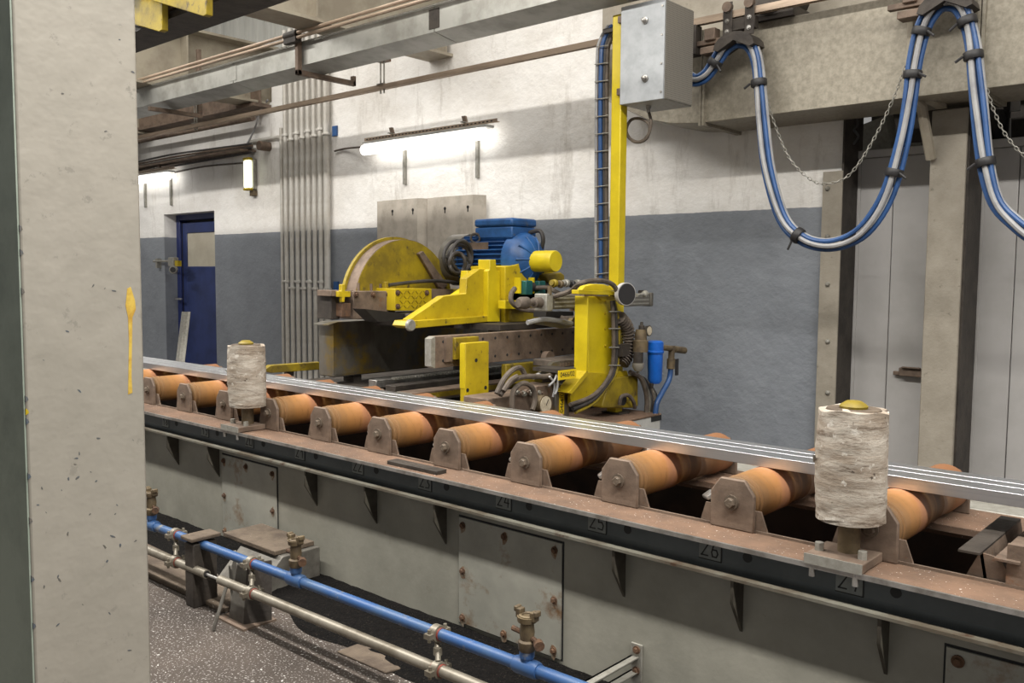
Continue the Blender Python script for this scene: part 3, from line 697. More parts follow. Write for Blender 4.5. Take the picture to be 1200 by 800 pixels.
def chain(path, label):
    P = spline([aY(a, b, RLY + .06) for a, b in path], 14); L = [0]
    for a, b in zip(P, P[1:]): L.append(L[-1] + (b - a).length)
    mb = MB(); s_ = 0; k = 0; j = 0
    while s_ < L[-1] - .03:
        while L[j + 1] < s_: j += 1
        tn = (P[j + 1] - P[j]).normalized(); c = P[j] + tn * (s_ - L[j]); side = Vector((0, 1, 0)) if k % 2 else tn.cross(Vector((0, 1, 0))).normalized()
        pts = []
        for i in range(11):
            a = 2 * PI * i / 10; pts.append(c + tn * (.0155 * math.cos(a)) + side * (.0075 * math.sin(a)))
        mb.tube(pts, .0024, 4, smooth=False); s_ += .0235; k += 1
    o = obj('steel_chain', mb, 'galv'); tag(o, label, 'chain', 'festoon tow chains'); return o
chain([(893, 60), (897, 105), (906, 140), (925, 185), (950, 210), (970, 215), (995, 205), (1020, 170), (1045, 120), (1062, 75), (1085, 20), (1105, 5)], 'thin steel chain sagging inside the long middle hose loop')
chain([(1118, 10), (1140, 50), (1152, 90), (1165, 130), (1180, 160), (1205, 185), (1250, 200), (1300, 175), (1350, 90), (1400, -20)], 'thin steel chain sagging at the right edge behind the last hose loop')

# ================================================================== ROLLER TABLE
FY = 2.35; DZ = .608; PYF = 2.424; WEBY = 2.402
XL, XR = -7.6, 1.2
def RX(n): return -.871 - .4278 * (27 - n)
T = thing('roller_table', 'long grey steel roller table with numbered front channel and rusty deck', 'roller table', (-3, 2.8, 0))
obj('front_deck', MB().box(XL, XR, FY, 2.522, DZ - .01, DZ), 'deck', T)
obj('deck_lip', MB().box(XL, XR, 2.514, 2.522, DZ, DZ + .008), 'brown_steel', T)
obj('deck_edge', MB().box(XL, XR, FY - .003, FY + .006, DZ - .012, DZ + .0015), 'steel_bright', T)
obj('channel_web', MB().box(XL, XR, WEBY, WEBY + .012, .5, DZ - .01).px([(WEBY, .532), (WEBY, .512), (FY + .03, .512), (WEBY - .012, .516), (WEBY - .004, .522)], XL, XR), 'flange_paint', T)
obj('channel_lower_flange', MB().px([(FY, .511), (FY, .502), (WEBY + .012, .502), (WEBY + .012, .512)], XL, XR), 'flange_lower', T)
obj('front_plate', MB().box(XL, XR, PYF, PYF + .012, .0, .503), 'table_paint', T)
obj('inner_front_plate', MB().box(XL, XR, 2.51, 2.522, .2, DZ - .01), 'brown_steel', T)
obj('inner_angle', MB().box(XL, XR, 2.60, 2.606, .42, .54).box(XL, XR, 2.60, 2.65, .42, .426), 'oil_pan', T)
obj('drip_pan', MB().box(XL, XR, 2.53, 3.3, .3, .31), 'oil_pan', T)
obj('far_deck', MB().box(XL, XR, 2.94, 3.29, DZ - .012, DZ), 'deck', T)
obj('far_inner_plate', MB().box(XL, XR, 2.94, 2.952, .3, DZ - .012), 'oil_pan', T)
obj('far_channel', MB().box(XL, XR, 3.29, 3.42, DZ - .1, DZ + .004), 'galv', T, bev=.004)
obj('far_plate', MB().box(XL, XR, 3.3, 3.312, 0, DZ - .1), 'table_paint', T)
# gussets under the channel
for n in range(15, 30):
    x = RX(n) + .083
    if n in (24, 20): continue
    if x > .3: continue
    g = MB().px([(PYF, .502), (FY + .008, .502), (FY + .008, .43), (PYF, .325)], x - .005, x + .005)
    obj('gusset', g, 'gusset_dark', T)
# access panels with bolts
def panel(px0, py0, px1, py1, X=None):
    a = aY(px0, py0, PYF - .006); b = aY(px1, py1, PYF - .006)
    x0, x1, z0, z1 = (a.x, b.x, b.z, a.z)
    p = obj('access_panel', MB().box(x0, x1, PYF - .008, PYF - .001, z0, z1), 'panel_paint', T, bev=.002)
    obj('panel_gap', MB().box(x0 - .006, x1 + .006, PYF - .0012, PYF, z0 - .004, z1 + .006), 'paint_black', p)
    W_ = x1 - x0; Hh = z1 - z0
    for u, v in ((.045, .93), (.47, .93), (.94, .93), (.045, .5), (.045, .06), (.47, .05), (.94, .5), (.94, .06)):
        c = Vector((x0 + W_ * u, PYF - .008, z0 + Hh * v))
        obj('panel_bolt', MB().bolt(c, (0, -1, 0), .009, .013), 'rust', p)
        pts = []
        for i in range(9):
            aa = 2 * PI * i / 9; rr = random.uniform(.014, .024); pts.append((c.x + rr * math.cos(aa) * .8, c.z - .008 + rr * math.sin(aa) * 1.35))
        obj('rust_stain', MB().py(pts, PYF - .0082, PYF - .0086), 'rust_stain', p)
panel(538, 605, 657, 773); panel(260, 532, 325, 650)
q = aY(1109, 757, PYF - .006)
p = obj('access_panel', MB().box(q.x, q.x + .5, PYF - .008, PYF - .001, .03, q.z), 'panel_paint', T, bev=.002)
obj('panel_gap', MB().box(q.x - .006, q.x + .506, PYF - .0012, PYF, .026, q.z + .006), 'paint_black', p)
for u in (.03, .25, .47): obj('panel_bolt', MB().bolt((q.x + u, PYF - .008, q.z - .03), (0, -1, 0), .011, .015), 'rust', p)
# web holes and painted numbers
G = {'0': [[(0, 0), (1, 0), (1, 1), (0, 1), (0, 0)]], '1': [[(.75, 0), (.75, 1), (.3, .6)]], '2': [[(0, .85), (.1, 1), (1, 1), (1, .8), (.1, .05), (0, 0), (1, 0)]],
     '3': [[(0, 1), (1, 1), (.5, .6), (1, .3), (.8, 0), (0, 0)]], '4': [[(.55, 1), (0, .35), (1, .35)], [(.8, .7), (.8, 0)]], '5': [[(1, 1), (.15, 1), (.1, .55), (.7, .6), (1, .35), (.8, 0), (0, .05)]],
     '6': [[(.8, 1), (.3, .75), (.05, .3), (.2, 0), (.8, 0), (1, .25), (.8, .5), (.2, .5)]], '7': [[(0, 1), (1, 1), (.55, 0)]], '8': [[(.5, .5), (0, .75), (.5, 1), (1, .75), (.5, .5), (0, .25), (.5, 0), (1, .25), (.5, .5)]],
     '9': [[(.95, .5), (.3, .5), (.05, .75), (.3, 1), (.9, 1), (.95, .5), (.7, 0), (.2, 0)]]}
def stroke(mb, pts, wd, y, th):
    for a, b in zip(pts, pts[1:]):
        a = Vector(a); b = Vector(b); d = (b - a)
        if d.length < 1e-6: continue
        d.normalize(); nn = Vector((-d.y, d.x)) * wd / 2; e = d * wd * .4
        c = [a - e - nn, b + e - nn, b + e + nn, a - e + nn]
        mb.py([(k.x, k.y) for k in c], y, y - th)
for n in range(17, 28):
    hxx = RX(n) + .108
    obj('web_hole', MB().cyl((hxx, WEBY + .003, .577 if 0 else .565), (hxx, WEBY - .001, .565), .015, n=18), 'paint_black', T)
    hx = hxx - .125; z0 = .543; hh = .043
    b = MB(); b.box(hx - .036, hx + .04, WEBY - .0012, WEBY, z0 - .012, z0 + hh + .012)
    obj('number_field', b, 'paint_pale', T)
    mb = MB()
    for i, ch in enumerate(str(n)):
        ox = hx - .028 + i * .034
        for s_ in G[ch]: stroke(mb, [(ox + u * .022, z0 + v * hh) for u, v in s_], .0042, WEBY - .0012, .0008)
    stroke(mb, [(hx + .04, z0 - .012), (hx + .04, z0 + hh + .012)], .004, WEBY - .0012, .0007)
    stroke(mb, [(hx - .036, z0 - .012), (hx + .04, z0 - .012)], .003, WEBY - .0012, .0007)
    o = obj('painted_number', mb, 'paint_black', T); o['label'] = 'painted number %d' % n

# ---- rollers
AZ = .694; RR = .0765
X0 = RX(27)
R0 = thing('conveyor_roller', 'x', 'roller', (X0, 2.51, DZ), 'orange rollers across the roller table')
prof = [(2.532, .03), (2.532, .068), (2.537, .0745), (2.55, .0745), (2.553, .071), (2.558, .071), (2.561, .0765), (2.575, .0765), (2.577, .0755), (2.79, .0765), (2.80, .0765), (2.82, .0725), (2.93, .0715), (2.934, .073), (2.942, .073), (2.945, .0715), (3.075, .0715), (3.085, .0765), (3.2, .0765), (3.203, .03)]
y0, y1 = prof[0][0], prof[-1][0]
obj('drum', MB().lathe((X0, y0, AZ), (X0, y1, AZ), [((a - y0) / (y1 - y0), r) for a, r in prof], 36), 'roller', R0, ang=50)
hw = .075
brk = [(X0 - hw, DZ), (X0 + hw, DZ), (X0 + hw, .722), (X0 + .042, .768), (X0 - .042, .768), (X0 - hw, .722)]
b_ = obj('front_bracket', MB().py(brk, 2.503, 2.518), 'brown_steel', R0, bev=.004)
obj('axle_bolt', MB().bolt((X0, 2.503, AZ), (0, -1, 0), .016, .02), 'mud', b_)
obj('side_support', MB().py([(X0 - .14, .54), (X0 + .14, .54), (X0 + .09, .675), (X0 - .1, .675)], 2.52, 2.528), 'brown_steel', R0)
obj('scraper_tab', MB().prism([(X0 - .1, 2.522, .69), (X0 - .07, 2.522, .715), (X0 - .07, 2.522, .69), (X0 - .095, 2.522, .68)], (-.05, .06, -.012)), 'steel_bright', R0, bev=.003)
obj('far_bracket', MB().py([(X0 - hw, DZ), (X0 + hw, DZ), (X0 + hw, .71), (X0 + .04, .755), (X0 - .04, .755), (X0 - hw, .71)], 3.21, 3.225), 'brown_steel', R0, bev=.004)
R0['label'] = 'nearest orange roller, partly behind the large white guide roller, above number 27'
for n in range(16, 27):
    c = copy_tree(R0); c.location.x = RX(n)
    if n in (16, 17): c['label'] = ('leftmost orange roller, mostly hidden by the pale pillar', 'orange roller beside the pale pillar, left of number 18')[n - 16]
    else: c['label'] = '%s orange roller counted from the right, beside painted number %d' % (('second', 'third', 'fourth', 'fifth', 'sixth', 'seventh', 'eighth', 'ninth', 'tenth')[26 - n], n)
# ---- aluminium bars lying on the rollers
BZ = AZ + RR + .0005
for y0, y1, lab in ((2.722, 2.797, 'nearest aluminium bar lying along the rollers, widest of the three'), (2.804, 2.857, 'middle aluminium bar of the three along the rollers'), (2.864, 2.918, 'rear aluminium bar of the three along the rollers')):
    o = obj('aluminium_bar', MB().box(-13, 1.4, y0, y1, BZ, BZ + .037), 'alu', bev=.0012, seg=2)
    tag(o, lab, 'metal bar', 'aluminium bars on the rollers')
# ---- vertical guide rollers wrapped in white
def guide(cx, lab, lean, foot_px=None):
    cy = 2.445; z0 = .735; z1 = 1.035; R = .093
    t = thing('guide_roller', lab, 'guide roller', (cx, cy, DZ), 'white wrapped guide rollers on the table edge')
    mb = MB(); n = 40; m_ = 26; vs = []; fs = []
    rnd = random.Random(int(cx * 100))
    ph = [rnd.uniform(0, 6) for _ in range(6)]
    for j in range(m_ + 1):
        v = j / m_
        for i in range(n):
            a = 2 * PI * i / n
            r = R + .0022 * math.sin(3 * a + ph[0] + v * 4) + .0008 * math.sin(v * 38 + ph[1] + 2 * math.sin(a * 2)) + .0006 * rnd.uniform(-1, 1) + (.004 * math.sin(v * PI) - .002)
            zz = z0 + (z1 - z0) * v
            if j in (0, m_): zz += .004 * math.sin(2 * a + ph[2]) + .003 * math.sin(5 * a + ph[3])
            vs.append((cx + lean * (v - .5) + r * math.cos(a), cy + r * math.sin(a), zz))
    for j in range(m_):
        for i in range(n):
            k = (i + 1) % n; fs.append((j * n + i, j * n + k, (j + 1) * n + k, (j + 1) * n + i))
    fs.append(tuple(range(n - 1, -1, -1))); fs.append(tuple(m_ * n + i for i in range(n)))
    mb.add(vs, fs); w_ = obj('wrapping', mb, 'log', t, ang=60)
    # loose torn flap of wrapping
    f0 = (cx - R * .97, cy - .02, .895)
    obj('torn_flap', MB().prism([(cx - R * .9, cy - .035, .88), (cx - R * 1.01, cy - .02, .875), (cx - R * .82, cy - .065, .9), (cx - R * .8, cy - .07, .907)], (-.006, -.004, .002)), 'white_box', w_)
    obj('lower_lip', MB().lathe((cx - lean / 2, cy, z0 - .012), (cx - lean / 2, cy, z0 + .01), [(0, R * .8), (.2, R * .97), (1, R * .98)], 36), 'log', t)
    cx2 = cx + lean / 2
    obj('top_plate', MB().lathe((cx2, cy, z1 - .003), (cx2, cy, z1 + .004), [(0, .075), (1, .07)], 32), 'mud', t)
    obj('hub_cap', MB().lathe((cx2, cy, z1 + .003), (cx2, cy, z1 + .024), [(0, .036), (.35, .038), (.6, .033), (1, .02)], 24), 'yellow_dirty', t)
    obj('post', MB().cyl((cx, cy, DZ + .02), (cx, cy, z0), .03, n=20), 'brass', t)
    bl = MB().box(cx - .085, cx + .075, 2.345, 2.5, DZ + .002, DZ + .028)
    bp = obj('base_plate', bl, 'brown_steel', t, bev=.003)
    obj('plate_edge', MB().box(cx - .085, cx + .075, 2.343, 2.346, DZ + .001, DZ + .029), 'galv', t)
    for sx in (-.065, .055):
        obj('stud', MB().cyl((cx + sx, 2.355, DZ - .035), (cx + sx, 2.355, DZ), .009, n=10), 'steel_bright', bp)
        obj('nut', MB().cyl((cx + sx, 2.4, DZ + .028), (cx + sx, 2.4, DZ + .05), .013, n=6), 'galv', bp)
    return t
guide(aY(998, 545, 2.445).x, 'large white bark-like guide roller in the right foreground', 0)
guide(aY(289.5, 440, 2.445).x, 'smaller looking white bark-like guide roller at the left, near number 20', -.012)
# flat bar lying on the deck
a = aZ(459, 537, DZ + .012); b = aZ(521, 546, DZ + .012)
o = obj('flat_steel_bar', MB().box(a.x + .03, a.x + .33, 2.385, 2.44, DZ, DZ + .016), 'dark_steel', bev=.002)
tag(o, 'short grey flat steel bar lying on the deck between numbers 22 and 23', 'flat bar')
# gutter at the right end
t = thing('cross_gutter', 'brown bent sheet gutter across the table at the right edge', 'gutter', (-.6, 2.7, DZ))
g0 = aY(1131, 675, 2.53); g1 = aY(1148, 647, 2.53); g2 = aY(1168, 653, 2.53); g3 = aY(1190, 689, 2.53)
obj('front_plate', MB().prism([g0, g1, g2, g3], (0, .008, 0)), 'brown_steel', t)
obj('left_side', MB().prism([g1, g1 + Vector((.008, 0, 0)), Vector((g1.x + .03, g1.y, .56)), Vector((g1.x + .022, g1.y, .56))], (0, .42, 0)), 'brown_steel', t)
obj('left_flange', MB().box(g1.x - .045, g1.x + .008, 2.5, 2.95, g1.z, g1.z + .006), 'dark_steel', t)
obj('right_flange', MB().box(g2.x + .0, g2.x + .06, 2.5, 2.95, g2.z, g2.z + .006), 'brown_steel', t)
obj('right_side', MB().prism([g2, g3, g3 + Vector((.006, 0, 0)), g2 + Vector((.006, 0, 0))], (0, .42, 0)), 'brown_steel', t)
obj('end_post', MB().box(g3.x - .02, g3.x + .2, 2.515, 2.53, DZ, .72), 'brown_steel', t)

# ================================================================== FRONT PIPES, STANDS
PY = 1.87
def pline(p0, p1, Y): return aY(p0[0], p0[1], Y), aY(p1[0], p1[1], Y)
b0, b1 = pline((175, 614), (670, 801), PY); db = (b1 - b0).normalized()
t = thing('blue_air_pipe', 'blue compressed air pipe running along the foot of the roller table', 'pipe', tuple(b0))
obj('pipe', MB().cyl(b0 - db * 2.2, b1 + db * 1.1, .0185, n=16), 'blue_pipe', t)
def on_b(px):
    lo, hi = -3, 6
    d0 = ray(px, 700); # find the pipe point seen in this image column
    best = min((abs(pxof(b0 + db * (k * .005)) - px), k) for k in range(-700, 900))[1]
    return b0 + db * (best * .005)
def pxof(p):
    v = p - ORG; zc = v.dot(fwd)
    return 600 + F * v.dot(right) / zc if zc > .05 else 1e6
for px in (178, 347, 617):
    c = on_b(px)
    f_ = obj('tee_fitting', MB().lathe(c - db * .045, c + db * .045, [(0, .022), (.12, .026), (.88, .026), (1, .022)], 16).cyl(c, c + Vector((0, 0, .045)), .019, n=14).lathe(c + Vector((0, 0, .03)), c + Vector((0, 0, .048)), [(0, .022), (1, .022)], 14), 'blue_pipe', t)
    v_ = obj('brass_valve', MB().lathe(c + Vector((0, 0, .045)), c + Vector((0, 0, .15)), [(0, .02), (.1, .026), (.3, .026), (.35, .02), (.55, .022), (.8, .019), (.85, .028), (1, .03)], 14), 'brass', t)
    cl = MB(); top = c + Vector((0, 0, .15))
    for s_ in (-1, 1):
        cl.box(top.x + s_ * .026 - .009, top.x + s_ * .026 + .009, top.y - .012, top.y + .012, top.z - .01, top.z + .018)
        cl.box(top.x + s_ * .036 - .006, top.x + s_ * .036 + .006, top.y - .012, top.y + .012, top.z + .006, top.z + .022)
    cl.ring(top, (0, 0, 1), .02, .006, 16, 6)
    obj('claw_coupling', cl, 'brass', t, bev=.003)
    obj('valve_handle', MB().tube([c + Vector((-.055, 0, .1)), c + Vector((0, 0, .095)), c + Vector((.045, 0, .08))], .008, 8, smooth=False).cyl(c + Vector((.04, 0, .08)), c + Vector((.055, -.01, .078)), .015), 'rust', v_)
g0_, g1_ = pline((175, 645), (552, 800), PY - .035); dg = (g1_ - g0_).normalized()
def on_g(px):
    best = min((abs(pxof(g0_ + dg * (k * .005)) - px), k) for k in range(-700, 900))[1]
    return g0_ + dg * (best * .005)
t = thing('grey_conduit_pipe', 'grey steel pipe below the blue pipe, pulled apart over a thin rod', 'pipe', tuple(g0_))
ga = on_g(242); gb = on_g(258)
obj('pipe_left', MB().cyl(g0_ - dg * 2.2, ga, .0185, n=16), 'grey_pipe', t)
obj('pipe_right', MB().cyl(gb, g1_ + dg * 1.2, .0185, n=16), 'grey_pipe', t)
obj('inner_rod', MB().cyl(ga - dg * .05, gb + dg * .05, .006, n=8), 'steel_bright', t)
obj('pipe_mouth', MB().cyl(ga, ga + dg * .001, .014, n=14), 'black', t)
for i, px in enumerate((206, 295, 513)):
    cb = on_b(px); cg = on_g(px)
    t = thing('double_pipe_clamp', ('double steel pipe clamp joining both pipes beside the pale pillar', 'double steel pipe clamp joining both pipes above the stand foot', 'double steel pipe clamp joining both pipes below the large access panel')[i], 'pipe clamp', tuple(cg), 'pipe clamps on the front pipes')
    for c, d in ((cb, db), (cg, dg)):
        obj('clamp_ring', MB().lathe(c - d * .014, c + d * .014, [(0, .021), (.05, .027), (.95, .027), (1, .021)], 18), 'grey_pipe', t)
        obj('rubber_insert', MB().lathe(c - d * .02, c + d * .02, [(0, .0205), (1, .0205)], 18), 'red_clamp', t)
        for s_ in (-1, 1):
            e = c + Vector((s_ * .0, -.034 * s_, 0))
            obj('clamp_ear', MB().box(e.x - .013, e.x + .013, e.y - .012, e.y + .012, e.z - .008, e.z + .008).cyl(e - Vector((0, 0, .02)), e + Vector((0, 0, .02)), .006, n=8), 'grey_pipe', t)
    obj('link_stud', MB().cyl(cb - Vector((0, 0, .025)), cg + Vector((0, 0, .025)), .009, n=10), 'grey_pipe', t)
    obj('link_nut', MB().cyl((cb + cg) / 2 - Vector((0, 0, .012)), (cb + cg) / 2 + Vector((0, 0, .012)), .014, n=6), 'grey_pipe', t)
# floor stand carrying the pipes
s0 = aZ(266, 733, 0)
t = thing('pipe_stand', 'bent grey steel stand bolted to the floor under the pipes', 'stand', (s0.x, s0.y, 0))
bt = on_g(280)
hz = bt.z - .01
obj('left_plate', MB().prism([(s0.x - .16, 1.95, 0), (s0.x - .05, 1.87, 0), (s0.x - .12, 1.9, hz + .04), (s0.x - .2, 1.97, hz + .07)], (.008, .01, 0)), 'plain_steel', t)
obj('front_plate', MB().prism([(s0.x - .06, 1.86, 0), (s0.x + .05, 1.86, 0), (s0.x + .02, 1.90, hz + .05), (s0.x - .05, 1.90, hz + .07)], (.0, .012, 0)), 'plain_steel', t)
obj('side_plate', MB().prism([(s0.x + .05, 1.86, 0), (s0.x + .09, 1.96, 0), (s0.x + .05, 1.99, hz + .08), (s0.x + .02, 1.90, hz + .08)], (.008, 0, 0)), 'dark_steel', t)
obj('prop_rod', MB().tube([aZ(250, 738, .004), aX(265, 688, s0.x)], .007, 8), 'plain_steel', t)
obj('foot_plate', MB().box(s0.x - .1, s0.x + .1, 1.83, 1.98, 0, .008), 'brown_steel', t)
# wooden-topped clamp block beside the stand
q = on_b(233); t = thing('pipe_block', 'oily clamp block holding the blue pipe near the pale pillar', 'clamp block', (q.x, q.y, 0))
obj('block', MB().box(q.x - .03, q.x + .04, q.y - .05, q.y + .06, 0, q.z + .01), 'dark_steel', t, bev=.005)
obj('block_cap', MB().prism([(q.x - .045, q.y - .06, q.z + .022), (q.x + .05, q.y - .06, q.z + .022), (q.x + .06, q.y + .07, q.z + .026), (q.x - .03, q.y + .07, q.z + .026)], (0, 0, .016)), 'mud', t, bev=.004)
# table foot behind the stand
c = aZ(300, 640, .12)
t = thing('table_foot', 'grey steel table foot with a dusty top plank behind the pipes', 'table foot', (c.x, 2.2, 0))
obj('wedge_plate', MB().px([(2.05, .0), (2.40, .0), (2.40, .15), (2.2, .15)], c.x - .02, c.x + .3), 'plain_steel', t, bev=.004)
obj('top_plank', MB().box(c.x - .16, c.x + .27, 2.18, 2.39, .151, .172), 'mud', t, bev=.003)
# swarf strip at the foot of the table
mb = MB(); nx, ny = 160, 14; vs = []; fs = []
for j in range(ny + 1):
    for i in range(nx + 1):
        x = -6.5 + 8 * i / nx; v = j / ny
        yy = 2.05 + .06 * math.sin(x * 3.1) + .03 * math.sin(x * 9.7 + 1); y = yy + (2.416 - yy) * v
        vs.append((x, y, .001 + (.012 * math.sin(PI * min(1, v * 2) / 2) + random.uniform(0, .006) if 0 < j else 0)))
for j in range(ny):
    for i in range(nx): a = j * (nx + 1) + i; fs.append((a, a + 1, a + nx + 2, a + nx + 1))
o = obj('swarf_strip', mb.add(vs, fs), 'swarf'); tag(o, 'dark metal swarf heaped along the foot of the roller table', 'swarf', kind='stuff')
# raised dusty plate on the floor by the pillar
o = obj('floor_plate', MB().pz([(-5.2, 1.86), (-3.25, 1.875), (-3.2, 2.06), (-5.2, 2.1)], 0, .022), 'mud', bev=.004); tag(o, 'dusty brown plate lying on the floor under the pipes at left', 'floor plate')
o = obj('dried_mud', MB().pz([aZ(a, b, 0).xy for a, b in ((395, 765), (430, 752), (455, 770), (470, 785), (452, 790), (425, 778))], 0, .008), 'mud', bev=.003); tag(o, 'pale dried dirt patch on the floor between pipe shadows', 'dirt patch')
# slotted cable-ladder bracket on the table front
q = aY(747, 772, PYF)
t = thing('slotted_bracket', 'slotted steel wall bracket bolted to the table front at the bottom edge', 'bracket', (q.x, PYF, q.z - .1))
obj('wall_plate', MB().box(q.x - .022, q.x + .022, PYF - .008, PYF - .0005, q.z - .14, q.z + .055), 'galv', t, bev=.002)
for zz in (.035, -.035, -.1): obj('bolt', MB().bolt((q.x + .002, PYF - .008, q.z + zz), (0, -1, 0), .009, .013), 'rust', t)
for dz in (0, -.05):
    a_ = obj('arm', MB().box(q.x - .02, q.x - .012, 2.02, PYF - .008, q.z - .012 + dz, q.z + .012 + dz).box(q.x - .02, q.x + .01, 2.02, PYF - .008, q.z + .008 + dz, q.z + .012 + dz), 'galv', t)
    for k in range(6): obj('slot', MB().box(q.x - .0118, q.x - .0112, 2.05 + k * .06, 2.085 + k * .06, q.z - .006 + dz, q.z + .003 + dz), 'steel_bright', a_)

# ================================================================== LEFT PILLAR
pxx = -2.55; py0 = aX(26, 400, pxx).y; py1 = aX(168, 400, pxx).y
t = thing('pillar', 'wide chipped off-white painted pillar filling the left edge', 'pillar', (pxx - .2, (py0 + py1) / 2, 0))
obj('shaft', MB().box(pxx - .4, pxx, py0 + .004, py1, 0, 6.2), 'column_paint', t, bev=.006, seg=3)
obj('front_face_paint', MB().box(pxx - .4, pxx - .006, py0, py0 + .004, 0, 6.2), 'column_green', t)
st = []
P = [(149, 338), (153, 336), (158, 352), (159, 362), (155, 372), (154, 440), (155, 460), (150, 462), (151, 400), (150, 372), (147, 358)]
obj('paint_streak', MB().prism([aX(a, b, pxx) for a, b in P], (.0012, 0, 0)), 'yellow_streak', t)
rnd = random.Random(3)
for k in range(40):
    u = rnd.uniform(38, 164); v = rnd.choice([rnd.uniform(20, 400), rnd.uniform(420, 790), rnd.uniform(500, 790)]); s_ = rnd.uniform(.7, 2.3); an = rnd.uniform(0, 3.1)
    pts = []
    for i in range(7):
        a = 2 * PI * i / 7; r1 = s_ * rnd.uniform(.6, 1.2); e = r1 * math.cos(a) * 1.6; f2 = r1 * math.sin(a) * .6
        pts.append(aX(u + e * math.cos(an) - f2 * math.sin(an), v + e * math.sin(an) + f2 * math.cos(an), pxx))
    obj('paint_chip', MB().prism(pts, (.0006, 0, 0)), 'chip', t)
for v in (272, 300, 345, 470, 485, 496, 560, 612, 680, 735):
    q = aX(27 + v * .0175 + 8, v, pxx)
    obj('edge_chip', MB().prism([(pxx + .0006, py0 + .003, q.z + k_) for k_ in (0,)] + [(pxx + .0006, py0 + .011, q.z + .006), (pxx + .0006, py0 + .008, q.z + .014), (pxx + .0006, py0 + .003, q.z + .018)], (-.01, 0, 0)), 'chip' if v not in (485,) else 'yellow', t)

# ================================================================== CUT-OFF SAW
def pX(px, X, th, mb=None):
    mb = mb or MB(); return mb.prism([aX(a, b, X) for a, b in px], (-th, 0, 0))
S = thing('cutoff_saw', 'yellow cut-off saw machine with blue motor and round blade guard behind the rollers', 'saw', (-3.9, 4.2, 0))
obj('base_bed', MB().box(-4.72, -3.35, 3.5, 4.9, 0, .66).box(-4.9, -4.3, 3.42, 5.15, 0, .7), 'dark_steel', S, bev=.01)
# slides under the carriage
for X_, w_, z_, pa, mt in ((-4.25, .05, .745, 3.5, 'steel_bright'), (-4.02, .06, .735, 3.45, 'dark_steel'), (-3.72, .08, .735, None, 'brown_steel')):
    ya = aX(477, 456, -3.72).y if pa is None else pa
    r_ = obj('slide_rail', MB().box(X_ - w_, X_ + w_ * .5, ya, 5.0, z_ - .05, z_), mt, S, bev=.004)
    if pa is None:
        obj('rail_end', MB().box(X_ - w_, X_ + w_ * .5, ya - .006, ya, z_ - .05, z_), 'galv', r_)
        obj('yellow_wear_strip', MB().box(X_ + w_ * .5, X_ + w_ * .5 + .002, ya + .12, ya + .9, z_ - .04, z_ - .012), 'yellow_dirty', r_)
for k in range(40):
    pass
rk = MB()
for k in range(46): rk.box(-4.20, -4.165, 3.6 + k * .03, 3.615 + k * .03, .745, .757)
o = obj('rack_teeth', rk, 'galv', S); o['kind'] = 'stuff'
# slide beam across the table direction
BX = -3.5
by0 = aX(510, 410, BX).y
bm = obj('slide_beam', MB().box(BX - .05, BX, by0, 4.95, .888, 1.062), 'brown_steel', S, bev=.003)
obj('beam_end', MB().px([(by0 - .03, .90), (by0 - .03, 1.05), (by0, 1.062), (by0, .888)], BX - .05, BX), 'galv', bm)
hl = 0
for k in range(15):
    yy = by0 + .06 + k * .105
    for zz in (1.03, .925):
        obj('bolt_hole', MB().cyl((BX + .001, yy, zz), (BX - .006, yy, zz), .0085, n=10), 'paint_black', bm)
# short yellow stop post in front of the beam
SX = -3.37
a = aX(545.5, 402, SX); b = aX(573, 402, SX)
zt0 = aX(560, 401, SX).z
p_ = obj('stop_post', MB().box(SX - .04, SX, a.y, b.y, .5, zt0), 'yellow', S, bev=.003)
obj('post_lit_face', MB().box(SX - .04, SX - .002, a.y - .003, a.y, .78, zt0 - .003), 'yellow_bright', p_)  # thin brighter yellow sheet, the lit look of this face put into colour
for ppx, ppy in ((558, 422), (548, 457), (569, 454)):
    c = aX(ppx, ppy, SX); obj('post_hole', MB().cyl((SX + .001, c.y, c.z), (SX - .004, c.y, c.z), .011, n=12), 'paint_black', p_)
a2 = aX(532, 410, BX + .03)
obj('stop_bracket', MB().box(BX, BX + .04, a2.y, a.y + .2, .93, 1.05), 'yellow_dirty', S, bev=.003)
obj('stop_packing', MB().box(BX, BX + .02, a2.y - .05, a2.y, .92, 1.055), 'brown_steel', S)
# wedge-shaped yellow carriage arm
WX = -3.8
obj('carriage_arm', pX([(480, 374), (520, 347), (546, 344), (547, 326), (562, 315), (572, 315), (572, 372), (480, 377)], WX, .06), 'yellow', S, bev=.003)
f_ = obj('arm_flange', pX([(480, 376), (572, 370), (572, 377), (482, 385), (477, 382)], WX + .035, .13), 'yellow', S, bev=.003)
c = aX(480, 381, WX + .037); obj('arm_plug', MB().lathe(c, c + Vector((.02, 0, 0)), [(0, .034), (.7, .034), (1, .028)], 18), 'galv', f_)
obj('arm_back_step', pX([(548, 317), (566, 317), (566, 345), (534, 346), (546, 338)], WX - .14, .06), 'yellow_bright', S, bev=.003)
obj('arm_end_post', pX([(574, 304), (581, 304), (582, 317), (586, 317), (586, 377), (572, 377), (572, 317), (574, 316)], WX + .04, .1), 'yellow_bright', S, bev=.003)
obj('arm_support_leg', MB().box(WX - .05, WX + .02, aX(572, 380, WX).y - .02, aX(583, 380, WX).y, 1.03, 1.12), 'galv', S)
obj('spacer_plate', pX([(586, 314), (593, 312), (593, 400), (586, 400)], WX + .02, .1), 'brown_steel', S)
